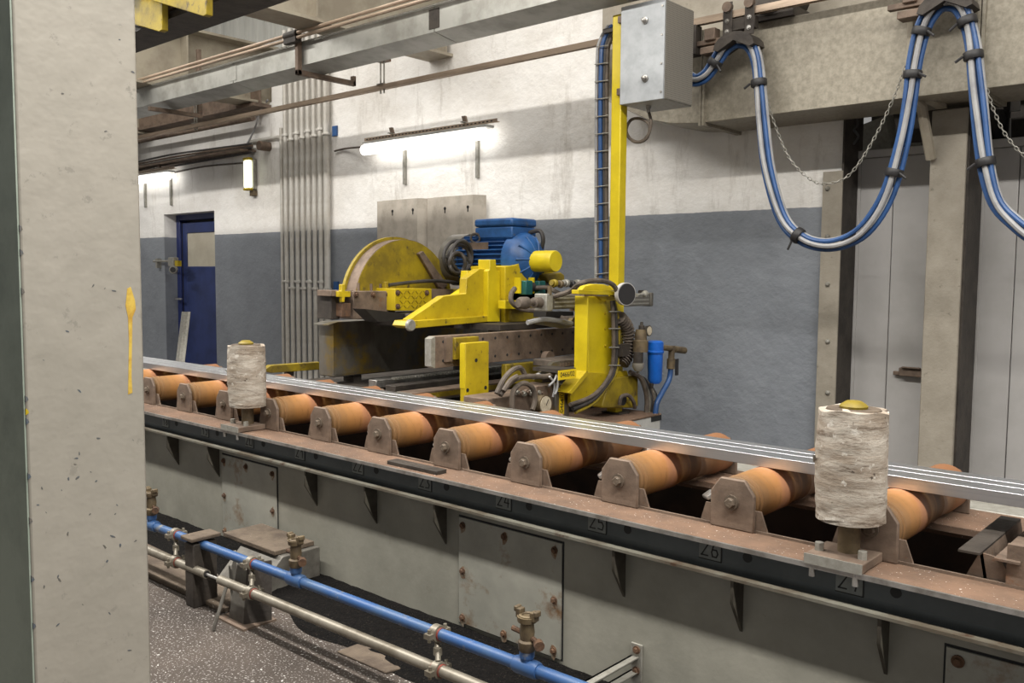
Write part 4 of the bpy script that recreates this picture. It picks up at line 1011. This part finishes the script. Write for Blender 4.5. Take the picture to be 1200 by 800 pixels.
# main yellow housing plate with its lower box
HX = -3.72
obj('housing_plate', pX([(592, 312), (604, 311), (628, 297), (640, 293), (648, 295), (650, 318), (640, 326), (646, 336), (648, 353), (592, 353)], HX, .3), 'yellow', S, bev=.003)
obj('housing_lower_plate', pX([(592, 354), (621, 354), (621, 374), (630, 388), (592, 389)], HX - .02, .2), 'yellow', S, bev=.003)
obj('housing_ledge', pX([(592, 352), (620, 352), (620, 362), (592, 362)], HX + .06, .06), 'yellow_bright', S, bev=.003)
c = aX(651.5, 306, -3.52)
obj('gear_cap', MB().lathe(c, c + Vector((-.22, 0, 0)), [(0, .064), (.03, .068), (1, .068)], 28), 'yellow_bright', S)
obj('lower_gear_cap', pX([(638, 322), (658, 319), (662, 322), (662, 333), (648, 338)], -3.66, .12), 'yellow_dirty', S, bev=.01)
for px in (604, 619.5):
    c = aX(px, 336, HX); obj('plug_tab', MB().box(HX, HX + .05, c.y - .012, c.y, c.z - .04, c.z + .06), 'yellow_bright', S)
    d_ = obj('plug', MB().box(HX + .01, HX + .085, c.y + .005, c.y + .07, c.z - .05, c.z + .04), 'green_plug', S, bev=.006)
    obj('plug_collar', MB().cyl((HX + .048, c.y + .07, c.z), (HX + .048, c.y + .115, c.z), .03, n=14), 'black_rubber', d_)
# dark boxes added to fill the black gaps behind the arm
obj('dark_gap_fill', MB().box(-4.38, -3.95, 3.62, 4.75, 1.07, 1.155), 'dark_steel', S, bev=.01)
obj('dark_gap_underfill', MB().box(-4.3, -3.56, 3.9, 4.95, 1.064, 1.10), 'dark_steel', S)
# blade guard
gx = -4.4; gcY, gcZ, gR = 3.9, 1.2, .42
def arc(R, a0, a1, n, cy=gcY, cz=gcZ): return [(cy - R * math.cos(a0 + (a1 - a0) * k / n), cz + R * math.sin(a0 + (a1 - a0) * k / n)) for k in range(n + 1)]
a0 = math.asin((1.285 - gcZ) / gR)
g_ = obj('blade_guard', MB().px(arc(gR, a0, PI - a0, 36), gx - .10, gx), 'yellow_dirty', S)
outer = arc(gR + .022, a0, PI - a0, 36); inner = arc(gR - .004, a0, PI - a0, 36)
rim = MB()
for k in range(36): rim.px([outer[k], outer[k + 1], inner[k + 1], inner[k]], gx - .125, gx - .098)
obj('guard_rim', rim, 'yellow_dirty', g_)
rb = MB(); o2 = arc(gR + .003, a0, PI * .62, 26); i2 = arc(gR - .001, a0, PI * .62, 26)
for k in range(26): rb.px([o2[k], o2[k + 1], i2[k + 1], i2[k]], gx - .098, gx - .004)
obj('guard_band', rb, 'brown_steel', g_)
obj('guard_strut', pX([(491, 297), (496, 294), (525, 334), (520, 339), (514, 336)], gx + .03, .03), 'brown_steel', S, bev=.004)
obj('guard_hinge', pX([(452, 330), (457, 330), (457, 341), (452, 341)], gx + .06, .04), 'yellow_dirty', S, bev=.004)
obj('guard_hose', MB().tube([aX(456, 334, gx + .07), aX(480, 331, gx + .08), aX(510, 329, gx + .08), aX(545, 332, gx + .1)], .012, 8), 'black_hose', S)
for px, py_ in ((421, 337), (436, 338), (447, 338)):
    c = aX(px, py_, gx + .01); obj('guard_bolt', MB().cyl((gx, c.y, c.z - .02), (gx, c.y, c.z + .03), .01, n=8), 'brown_steel', S)
# brown clamp box under the guard, with cross-shaped yellow screw
KX = -4.3
kb = obj('clamp_box', pX([(414, 341), (458, 341), (458, 366), (444, 374), (414, 374)], KX, .16), 'brown_steel', S, bev=.004)
obj('box_flange', pX([(458, 340), (463, 340), (463, 372), (458, 372)], KX + .02, .2), 'dark_steel', S)
for px in (417, 437, 455): c = aX(px, 345, KX); obj('box_bolt', MB().bolt(c, (1, 0, 0), .012, .018), 'rust', kb)
kl = obj('clamp_jaw', pX([(388, 341), (398, 341), (398, 374), (388, 374)], KX - .05, .14), 'dark_steel', S, bev=.004)
kb2 = obj('clamp_bridge', pX([(388, 340), (414, 340), (414, 347), (388, 347)], KX - .02, .14), 'brown_steel', S, bev=.003)
obj('clamp_screw', pX([(400.5, 333), (404.5, 333), (404.5, 341), (411, 341), (411, 348), (404.5, 348), (404, 354), (401, 354), (401, 348), (397, 348), (397, 341), (400.5, 341)], KX + .02, .03), 'yellow', S, bev=.004)
obj('clamp_pad', pX([(401, 355), (411, 355), (411, 371), (401, 371)], KX + .01, .08), 'rust', S, bev=.003)
obj('tread_plate_box', pX([(463, 338), (506, 338), (506, 364), (463, 364)], KX + .08, .22), 'yellow', S, bev=.003)
for px, py_ in ((466, 343), (466, 359), (500, 343), (500, 359)): obj('tread_bolt', MB().bolt(aX(px, py_, KX + .08), (1, 0, 0), .012, .014), 'rust', S)
for i in range(7):
    for j in range(4):
        c = aX(470 + i * 4.6, 342.5 + j * 5.6, KX + .081); s_ = 1 if (i + j) % 2 else -1
        obj('tread_lug', MB().prism([c + Vector((0, -.012, -.008 * s_)), c + Vector((0, -.009, -.011 * s_)), c + Vector((0, .012, .008 * s_)), c + Vector((0, .009, .011 * s_))], (.003, 0, 0)), 'yellow_dirty', S)
obj('tread_side', pX([(506, 338), (535, 339), (525, 352), (506, 362)], KX + .06, .15), 'brown_steel', S)
obj('chip_deflector', pX([(428, 362), (481, 368), (478, 374), (443, 377)], KX + .2, .12), 'black', S)
# blue motor, axis along the table
mc = aX(621, 304, -3.74); mR = .165
mo = obj('motor', MB().lathe(mc + Vector((-.08, 0, 0)), mc + Vector((-.52, 0, 0)), [(0, mR - .012), (1, mR - .012)], 32), 'blue_motor', S)
obj('motor_end_bell', MB().lathe(mc + Vector((.06, 0, 0)), mc + Vector((-.1, 0, 0)), [(0, .06), (.08, .1), (.25, .135), (.45, mR - .004), (.6, mR + .008), (1, mR + .008)], 32), 'blue_motor', mo)
for k in range(10):
    a = 2 * PI * k / 10; d1 = Vector((0, math.cos(a), math.sin(a)))
    obj('bell_rib', MB().tube([mc + Vector((.062, 0, 0)) + d1 * .05, mc + Vector((.045, 0, 0)) + d1 * .1, mc + Vector((.01, 0, 0)) + d1 * .15], .007, 6, smooth=False), 'blue_motor', mo)
for k in range(36):
    a = 2 * PI * k / 36
    if abs(a - PI / 2) < .42: continue
    d1 = Vector((0, math.cos(a), math.sin(a))); e1 = Vector((0, -math.sin(a), math.cos(a)))
    q = mc + Vector((-.1, 0, 0)) + d1 * (mR - .016)
    obj('cooling_fin', MB().prism([q - e1 * .003, q + e1 * .003, q + e1 * .002 + d1 * .03, q - e1 * .002 + d1 * .03], (-.41, 0, 0)), 'blue_motor', mo)
tb = mc + Vector((-.22, -.0, mR))
obj('terminal_box', MB().box(tb.x - .16, tb.x + .17, tb.y - .12, tb.y + .12, tb.z - .03, tb.z + .045), 'blue_motor', mo, bev=.01)
obj('terminal_cover', MB().box(tb.x - .165, tb.x + .175, tb.y - .125, tb.y + .125, tb.z + .047, tb.z + .1), 'blue_motor', mo, bev=.016)
obj('name_plate', MB().box(mc.x - .45, mc.x - .22, mc.y - mR * .78 - .035, mc.y - mR * .78 - .03, mc.z + .06, mc.z + .11), 'brown_steel', mo)
obj('motor_cable', MB().tube([tb + Vector((.17, .05, .01)), tb + Vector((.25, .06, .02)), tb + Vector((.28, .06, -.04)), tb + Vector((.24, .08, -.12))], .014, 8), 'black_hose', mo)
obj('fan_cowl', MB().lathe(mc + Vector((-.52, 0, 0)), mc + Vector((-.72, 0, 0)), [(0, mR + .012), (.75, mR + .012), (1, mR - .03)], 32), 'trough_steel', mo)
obj('motor_foot', MB().box(mc.x - .45, mc.x - .05, mc.y - .16, mc.y + .16, mc.z - mR - .03, mc.z - mR + .02), 'blue_motor', mo)
obj('motor_pedestal', MB().box(mc.x - .55, mc.x + .02, mc.y - .2, mc.y + .2, 1.1, mc.z - mR - .032), 'yellow_dirty', S, bev=.004)
ec = mc + Vector((-.1, -.05, mR + .03)); obj('lifting_eye', MB().ring(aX(557, 279, -4.1), (.6, -.8, 0), .03, .008, 16, 6), 'dark_steel', mo)
# coiled cables beside the motor
CXp = -4.12
for k, (cx_, cy_, ra, rb_) in enumerate(((535, 302, 15, 20), (538, 304, 13, 17), (541, 300, 12, 18), (536, 308, 9, 12))):
    pts = [aX(cx_ + ra * math.cos(2 * PI * i / 16 + k), cy_ + rb_ * math.sin(2 * PI * i / 16 + k), CXp + .02 * k + .01 * math.sin(i)) for i in range(17)]
    obj('cable_coil', MB().tube(pts, .012, 8, sub=3), 'black_hose', S)
obj('coil_tail', MB().tube([aX(518, 303, CXp), aX(530, 299, CXp + .02), aX(545, 301, CXp + .03), aX(553, 312, CXp + .04), aX(556, 320, CXp)], .009, 8), 'black_hose', S)
# long pneumatic cylinder
PX = -3.2
ya = aX(646, 356, PX).y; yb = aX(765, 352, PX).y; zc_ = aX(690, 353, PX).z
pc = obj('pneumatic_cylinder', MB().box(PX - .08, PX, ya, yb - .02, zc_ - .04, zc_ + .04), 'trough_steel', S, bev=.004)
for zz in (-.024, 0, .024): obj('cylinder_groove', MB().box(PX - .001, PX + .0025, ya + .03, yb - .05, zc_ + zz - .005, zc_ + zz + .005), 'galv', pc)
obj('end_block', MB().box(PX - .085, PX + .006, ya - .05, ya + .01, zc_ - .05, zc_ + .05), 'galv', pc, bev=.006)
obj('end_block', MB().box(PX - .085, PX + .006, yb - .03, yb, zc_ - .045, zc_ + .045), 'trough_steel', pc, bev=.006)
obj('mid_block', MB().box(PX - .09, PX + .02, aX(681, 353, PX).y, aX(697, 353, PX).y, zc_ - .06, zc_ + .055), 'brown_steel', pc, bev=.005)
obj('piston_rod', MB().lathe((PX - .04, ya - .05, zc_), (PX - .04, ya - .24, zc_), [(0, .03), (.3, .03), (.32, .016), (.6, .016), (.62, .034), (.9, .034), (1, .024)], 16), 'dirty_hose', pc)
obj('rod_tip', MB().tube([(PX - .04, yb - .02, zc_ + .05), (PX - .04, yb - .1, zc_ + .05)], .012, 8), 'dark_steel', pc)
c = aX(644, 345, PX); obj('port', MB().cyl(c, c + Vector((0, 0, .05)), .012, n=8), 'brass', pc)
for k in range(5):
    c = aX(646 + k * 7, 331 + (k % 2), -3.42); obj('air_fitting', MB().lathe(c, c + Vector((0, .04, -.006)), [(0, .018), (.4, .018), (.5, .024), (1, .024)], 10), ('yellow_dirty', 'brass', 'galv', 'black_rubber', 'galv')[k], S)
# yellow T-shaped frame arm
AX = -3.05
ta = obj('frame_arm', pX([(689, 347), (723, 347), (723, 352), (724, 430), (716, 448), (688, 468), (668, 474), (668, 466), (690, 438), (689, 360)], AX - .02, .02), 'yellow_bright', S, bev=.003)
yfl = aX(688, 390, AX + .04).y
obj('arm_front_flange', MB().box(AX - .05, AX + .04, yfl, yfl + .012, aX(688, 436, AX + .04).z, aX(688, 347, AX + .04).z), 'yellow_bright', ta, bev=.002)
obj('arm_lower_flange', MB().prism([aX(k_, j_, AX + .04) for k_, j_ in ((688, 434), (691, 437), (670, 462), (666, 460))], (-.09, 0, 0)), 'yellow', ta, bev=.002)
obj('arm_lower_web', pX([(690, 436), (706, 437), (718, 440), (694, 466), (670, 474), (668, 464)], AX, .02), 'yellow', ta, bev=.002)
obj('arm_top_plate', pX([(678, 339.5), (722, 341), (722, 346), (678, 344.5)], AX + .06, .05), 'yellow_bright', ta, bev=.003)
obj('arm_hump', pX([(682, 340), (686, 335), (696, 332.5), (708, 333), (716, 336), (721, 341)], AX - .02, .04), 'yellow_bright', ta, bev=.004)
obj('arm_corner_gusset', pX([(700, 347), (722, 347), (722, 351), (706, 352)], AX + .02, .02), 'yellow', ta)
for py_ in (352, 367, 385, 405): obj('arm_bolt', MB().bolt(aX(709, py_, AX - .02), (1, 0, 0), .006, .008), 'yellow', ta)
# tubes along the arm
for k, off in enumerate((0, 3.2, 6)):
    P = [aX(717 + off * .4, 352, AX + .03), aX(718.5 + off, 375, AX + .04), aX(719 + off, 410, AX + .04), aX(716 + off, 436, AX + .04), aX(704 + off, 455, AX + .05), aX(690 + off, 466 + off, AX + .06), aX(668 + off, 474 + off * 1.6, AX + .06)]
    obj('arm_tube', MB().tube(P, .012 if k < 2 else .009, 8), ('dirty_hose', 'black_hose', 'yellow_dirty')[k], S)
for py_ in (345 + 20, 385, 407, 428): obj('tube_tie', MB().tube([aX(714, py_, AX + .055), aX(727, py_, AX + .055)], .004, 6), 'galv', S)
obj('arch_hose', MB().tube([aX(634, 350, -3.3), aX(650, 347, -3.2), aX(668, 341, -3.1), aX(680, 332, -2.98), aX(700, 328.5, -2.96), aX(716, 332, -2.96), aX(723, 341, -2.96), aX(724, 352, -2.98)], .014, 8), 'dirty_hose', S)
# round black buffer with pale rim
c = aX(734.5, 344.5, -2.92); ax_ = Vector((.8, -.25, 0)).normalized()
obj('buffer_rim', MB().lathe(c - ax_ * .03, c, [(0, .066), (1, .066)], 30), 'panel_white', S)
obj('buffer_face', MB().lathe(c, c + ax_ * .004, [(0, .062), (1, .06)], 30), 'black_rubber', S)
obj('buffer_stem', MB().cyl(c - ax_ * .03, c - ax_ * .14, .02, n=10), 'dark_steel', S)
c = aX(757, 344, -2.98); obj('limit_knob', MB().lathe(c, c + Vector((-.0, -.1, -.008)), [(0, .02), (.2, .02), (.25, .009), (1, .009)], 12), 'galv', S)
# energy chains
def echain(px0, py0, px1, py1, hpx, X_, w_):
    a = aX(px0, py0, X_); b = aX(px1, py1, X_); h_ = abs(aX(px0, py0 + hpx, X_).z - a.z)
    e_ = obj('energy_chain', MB().box(X_ - w_, X_ - .004, a.y, b.y, a.z - h_, a.z), 'dirty_hose', S, bev=.004)
    n_ = 16
    for k in range(n_):
        yy = a.y + (b.y - a.y) * (k + .15) / n_
        obj('chain_link', MB().box(X_ - .004, X_ + .002, yy, yy + (b.y - a.y) / n_ * .6, a.z - h_ + .006, a.z - h_ * .35), 'brown_steel', e_)
    return e_
echain(672, 371, 706, 371, 11, -3.3, .14)
echain(655, 423, 706, 416, 8, -3.22, .2)
obj('chain_tray', pX([(622, 374), (666, 381), (673, 371), (671, 383), (660, 385), (622, 378)], -3.3, .03), 'trough_steel', S)
obj('chain_tray', pX([(648, 425), (656, 423), (656, 432), (632, 441), (622, 443), (640, 434)], -3.2, .03), 'trough_steel', S)
obj('air_tube', MB().tube([aX(618, 378, -3.28), aX(640, 374, -3.27), aX(670, 379, -3.27)], .014, 8), 'grey_hose', S)
obj('air_tube', MB().tube([aX(625, 442, -3.16), aX(640, 436, -3.16), aX(655, 432, -3.16)], .013, 8), 'grey_hose', S)
obj('bracket_hose', MB().tube([aX(603, 338, HX + .07), aX(599, 345, HX + .1), aX(600, 354, HX + .12), aX(612, 362, HX + .14), aX(636, 365, HX + .2), aX(655, 371, HX + .3), aX(670, 378, HX + .4)], .016, 8), 'dirty_hose', S)
obj('bracket_hose', MB().tube([aX(628, 337, HX + .07), aX(642, 337, HX + .15), aX(650, 341, HX + .25), aX(662, 345, HX + .3), aX(676, 337, HX + .4)], .014, 8), 'dirty_hose', S)
# lower yellow apron and dark back plates
obj('yellow_apron', pX([(593, 427), (633, 423), (636, 427), (636, 448), (593, 450)], -3.48, .04), 'yellow_dirty', S, bev=.006)
obj('rear_column', MB().box(-3.62, -3.5, aX(690, 400, -3.5).y, 5.05, .6, 1.2), 'dark_steel', S)
obj('rear_block', pX([(640, 365), (672, 365), (672, 372), (640, 372)], -3.4, .1), 'black', S)
c = aX(645, 420, -3.42); obj('cam_wheel', MB().cyl(c + Vector((-.04, 0, 0)), c, .045, n=20), 'brown_steel', S)
# valve island with hoses and gauge below the apron
VX = -3.12
obj('valve_block', MB().box(VX - .2, VX - .02, aX(575, 470, VX).y, aX(632, 470, VX).y, .5, aX(600, 464, VX).z), 'brown_steel', S, bev=.006)
for k in range(8):
    c = aX(603 + k * 4.2, 459 + (k % 3), VX - .02); obj('valve_knob', MB().lathe(c, c + Vector((.03, 0, 0)), [(0, .016), (.6, .016), (.7, .01), (1, .01)], 10), ('galv', 'brown_steel')[k % 2], S)
for k, pts in enumerate((((582, 461), (590, 445), (600, 434), (610, 431), (616, 441)), ((586, 463), (594, 452), (605, 444), (618, 441), (640, 441), (652, 436)), ((600, 478), (601, 460), (608, 451), (616, 449), (624, 455), (627, 468), (624, 480)), ((590, 458), (598, 446), (606, 441)), ((644, 441), (650, 451), (648, 465)), ((654, 434), (650, 445), (643, 452)), ((655, 434), (653, 455), (650, 462)))):
    obj('valve_hose', MB().tube([aX(a, b, VX + .03 + .01 * k) for a, b in pts], .014 if k < 4 else .006, 8), 'dirty_hose' if k < 4 else 'grey_hose', S)
obj('relay_box', MB().box(VX - .15, VX, aX(628, 470, VX).y, aX(648, 470, VX).y, .55, aX(640, 451, VX).z), 'brown_steel', S, bev=.005)
c = aX(639.5, 474, VX + .05); ga_ = obj('pressure_gauge', MB().lathe(c + Vector((-.05, 0, 0)), c, [(0, .05), (1, .054)], 26), 'brass', S)
obj('gauge_dial', MB().lathe(c, c + Vector((.003, 0, 0)), [(0, .047), (1, .046)], 26), 'gauge_face', ga_)
obj('gauge_needle', MB().prism([c + Vector((.0035, k[0], k[1])) for k in ((-.002, -.002), (.002, -.004), (.02, .026), (.017, .028))], (.001, 0, 0)), 'paint_black', ga_)
obj('terminal_housing', pX([(651, 451), (667, 450), (667, 488), (651, 488)], VX + .02, .12), 'trough_steel', S, bev=.004)
def text_mesh(name, txt, size, mt, parent, mtx):
    cu = bpy.data.curves.new(name, 'FONT'); cu.body = txt; cu.size = size; cu.align_x = 'CENTER'; cu.align_y = 'CENTER'; cu.extrude = .0006
    tmp = bpy.data.objects.new('tmp_text', cu); COL.objects.link(tmp)
    dg_ = bpy.context.evaluated_depsgraph_get(); me = bpy.data.meshes.new_from_object(tmp.evaluated_get(dg_)); bpy.data.objects.remove(tmp)
    me.name = name; me.transform(mtx); me.transform(Matrix.Translation(-BASE[parent])); me.materials.clear(); me.materials.append(MATS[mt])
    o = bpy.data.objects.new(name, me); COL.objects.link(o); o.parent = parent; BASE[o] = BASE[parent]; return o
c = aX(658, 469.5, VX + .021); w2 = abs(aX(656, 470, VX).y - aX(661.5, 470, VX).y) / 2; h2 = abs(aX(658, 453.5, VX).z - aX(658, 485.5, VX).z) / 2
sp = obj('upright_sign', MB().box(c.x, c.x + .003, c.y - w2, c.y + w2, c.z - h2, c.z + h2), 'sign_yellow', S)
# lettering reads upwards, facing +X
text_mesh('sign_text', '0466/02', w2 * 1.9, 'paint_black', sp, Matrix.Translation(c + Vector((.0035, 0, 0))) @ Matrix(((0, 0, 1, 0), (0, -1, 0, 0), (1, 0, 0, 0), (0, 0, 0, 1))))
c = aX(664.5, 438.5, -3.0); w2 = abs(aX(654, 438, -3.0).y - aX(675, 438, -3.0).y) / 2; h2 = .026
sp = obj('number_sign', MB().box(c.x, c.x + .003, c.y - w2, c.y + w2, c.z - h2, c.z + h2), 'sign_yellow', S)
text_mesh('sign_text', '0466/02', h2 * 1.5, 'paint_black', sp, Matrix.Translation(c + Vector((.0035, 0, 0))) @ Matrix(((0, 0, 1, 0), (1, 0, 0, 0), (0, 1, 0, 0), (0, 0, 0, 1))))
obj('sign_bracket', MB().box(c.x - .2, c.x - .001, c.y - w2 * .7, c.y + w2, c.z + .01, c.z + .03), 'dark_steel', S)
# ribbed black hose at the rear of the arm
mb = MB(); P = spline([aX(726, 372, -3.0), aX(734, 382, -3.0), aX(737, 398, -3.0), aX(735, 415, -3.0), aX(729, 426, -3.0)], 8)
for k in range(0, len(P) - 2, 2): mb.lathe(P[k], P[k] + (P[k + 1] - P[k]) * .9, [(0, .03), (.2, .042), (.8, .042), (1, .03)], 14)
mb.tube(P, .03, 12, smooth=False)
o = obj('ribbed_hose', mb, 'dirty_hose', S, ang=20)

# ---- steel chute (trough) left of the saw
TX = -4.51; ty0 = 3.4; tz0, tz1 = .755, 1.092
t = thing('steel_chute', 'bare grey steel chute box with worn yellow paint left of the saw', 'chute', (-4.6, 3.9, tz0 - .1))
yb_ = 4.75
obj('side_sheet', MB().box(TX - .006, TX, ty0, yb_, tz0, tz1), 'trough_steel', t)
obj('side_sheet', MB().box(TX - .15, TX - .144, ty0, yb_, tz0, tz1), 'trough_steel', t)
obj('front_sheet', MB().box(TX - .15, TX, ty0 - .006, ty0, tz0, tz1), 'trough_steel', t)
obj('bottom_sheet', MB().box(TX - .15, TX, ty0, yb_, tz0 - .006, tz0), 'dark_steel', t)
obj('top_lip', MB().px([(ty0 - .05, tz1 - .012), (ty0 + .02, tz1 + .004), (ty0 + .3, tz1 + .006), (ty0 + .3, tz1), (ty0 + .02, tz1 - .003), (ty0 - .05, tz1 - .018)], TX - .15, TX + .01), 'trough_steel', t)
c = aX(405, 407, TX); d2 = aX(423, 438, TX)
obj('patch_plate', MB().box(TX, TX + .004, ty0 + .005, d2.y, tz0 + .01, c.z), 'trough_steel', t)
for yy in (3.6, 4.6): obj('foot', MB().box(TX - .13, TX - .02, yy - .03, yy + .03, .7, tz0 - .006), 'dark_steel', t)
# yellow feed arm left of the chute
o = obj('feed_arm', MB().prism([aX(309, 434, -4.95), aX(318, 428, -4.95), aX(376, 424, -4.95), aX(376, 433, -4.95), aX(318, 437, -4.95)], (-.05, 0, 0)), 'yellow_dirty', bev=.004)
tag(o, 'worn yellow steel arm resting low between the white guide roller and the chute', 'arm')
o2_ = obj('arm_leg', MB().box(-5.02, -4.98, aX(340, 430, -4.95).y, aX(340, 430, -4.95).y + .05, 0, aX(340, 434, -4.95).z), 'dark_steel', o) 
o2_.matrix_parent_inverse = Matrix.Identity(4)

# ---- cabinet right of the saw
Xc = -2.9
zt_ = aX(774, 484, Xc).z; yf = aX(774, 484, Xc).y; yn = 3.75
t = thing('machine_cabinet', 'pale grey machine cabinet with a dusty brown top right of the saw', 'cabinet', (Xc - .2, 4.1, 0))
obj('body', MB().box(Xc - .42, Xc, yn, yf, 0, zt_ - .012), 'white_box', t, bev=.005)
obj('dusty_top', MB().box(Xc - .43, Xc + .004, yn - .005, yf + .005, zt_ - .012, zt_), 'deck', t, bev=.003)
obj('dark_label', MB().prism([aX(763, 487.5, Xc + .001), aX(775, 485, Xc + .001), aX(775, 492, Xc + .001), aX(763, 494.5, Xc + .001)], (.001, 0, 0)), 'paint_black', t)
# yellow casting standing on the cabinet
QX = -3.02
t = thing('yellow_casting', 'oily yellow cast bracket standing on the cabinet top', 'bracket', tuple(aX(730, 476, QX)))
obj('body', pX([(706, 474), (712, 452), (722, 442), (746, 440), (748, 443), (748, 476), (742, 478), (706, 478)], QX, .14), 'yellow_dirty', t, bev=.008)
obj('top_tab', pX([(724, 435), (735, 434), (737, 442), (724, 443)], QX - .02, .05), 'yellow', t, bev=.003)
c = aX(730, 468, QX + .001); obj('bore', MB().cyl(c, c + Vector((.004, 0, 0)), .035, n=20), 'paint_black', t)
obj('bore_hose', MB().tube([aX(726, 474, QX + .03), aX(728, 465, QX + .04), aX(736, 463, QX + .04), aX(742, 470, QX + .04), aX(744, 478, QX + .03)], .012, 8), 'dirty_hose', t)
t = thing('hose_bunch', 'bunch of dirty grey hoses bending down behind the yellow casting', 'hoses', tuple(aX(760, 482, -3.0)))
for k in range(6):
    P = [aX(738 + k * 1.5, 436 + k * .5, -3.0 - .02 * k), aX(750 + k * 1.6, 442 + k, -2.99 - .015 * k), aX(756 + k * 2.2, 456 + k, -2.98 - .01 * k), aX(758 + k * 2.2, 470, -2.98), aX(757 + k * 2.4, 486, -2.98)]
    obj('hose', MB().tube(P, .014, 8), ('dirty_hose', 'grey_pipe', 'black_hose')[k % 3], t)
# ---- air service unit
UX = -2.92
t = thing('air_service_unit', 'compressed air unit with brass regulator and glossy blue filter right of the saw', 'air filter', tuple(aX(760, 440, UX)))
def vl(pxc, py_t, py_b, prof, mt, n=18):
    a = aX(pxc, py_t, UX); b = aX(pxc, py_b, UX); b = Vector((a.x, a.y, b.z))
    return MB().lathe(a, b, prof, n), mt
for nm, (mb, mt) in (('filter_bowl', vl(768, 412, 449, [(0, .046), (.06, .047), (.9, .043), (1, .03)], 'blue_filter', 24)), ('filter_head', vl(768, 399, 413, [(0, .036), (.12, .05), (.8, .05), (.85, .054), (1, .054)], 'blue_filter', 24)), ('filter_drain', vl(763.5, 449, 455, [(0, .014), (1, .01)], 'dark_steel', 10)),
                     ('regulator_body', vl(751, 386, 412, [(0, .03), (.25, .036), (.45, .036), (.5, .045), (1, .045)], 'brass')), ('regulator_knob', vl(752, 377, 386, [(0, .008), (.4, .01), (.5, .018), (1, .018)], 'dark_steel', 12)),
                     ('lubricator_frame', vl(748, 412, 425, [(0, .03), (1, .03)], 'dark_steel')), ('glass_bowl', vl(748, 425, 437, [(0, .036), (.4, .036), (.8, .02), (.85, .008), (1, .008)], 'bowl'))):
    obj(nm, mb, mt, t)
c = aX(761, 387.5, UX + .02); obj('gauge', MB().lathe(c + Vector((-.02, 0, 0)), c, [(0, .03), (1, .032)], 20), 'dark_steel', t)
obj('gauge_dial', MB().lathe(c, c + Vector((.002, 0, 0)), [(0, .026), (1, .026)], 20), 'gauge_face', t)
obj('inlet_pipe', MB().cyl(aX(776, 407, UX), aX(792, 409, UX), .018, n=12).cyl(aX(790, 409, UX), aX(802, 410.5, UX), .022, n=12), 'brass', t)
obj('tee', MB().cyl(aX(787.5, 405, UX), aX(786.5, 424, UX), .02, n=12).cyl(aX(786.5, 420, UX), aX(786, 432, UX), .026, n=12), 'brass', t)
obj('inlet_nipple', MB().cyl(aX(798, 409.5, UX), aX(803, 410.3, UX), .016, n=12), 'steel_bright', t)
obj('shutoff_lever', MB().box(aX(790, 430, UX + .02).x, aX(790, 430, UX + .02).x + .01, aX(788, 425, UX).y, aX(790.5, 425, UX).y, aX(790, 439, UX).z, aX(790, 420, UX).z), 'black_rubber', t)
obj('blue_hose', MB().tube([aX(786, 432, UX), aX(784, 445, UX), aX(776, 460, UX), aX(770, 472, UX), aX(768, 485, UX)], .017, 10), 'blue_hose', t)
obj('mount_bracket', MB().box(UX - .1, UX - .05, aX(738, 400, UX).y, aX(750, 400, UX).y, aX(742, 418, UX).z, aX(742, 404, UX).z), 'dark_steel', t)
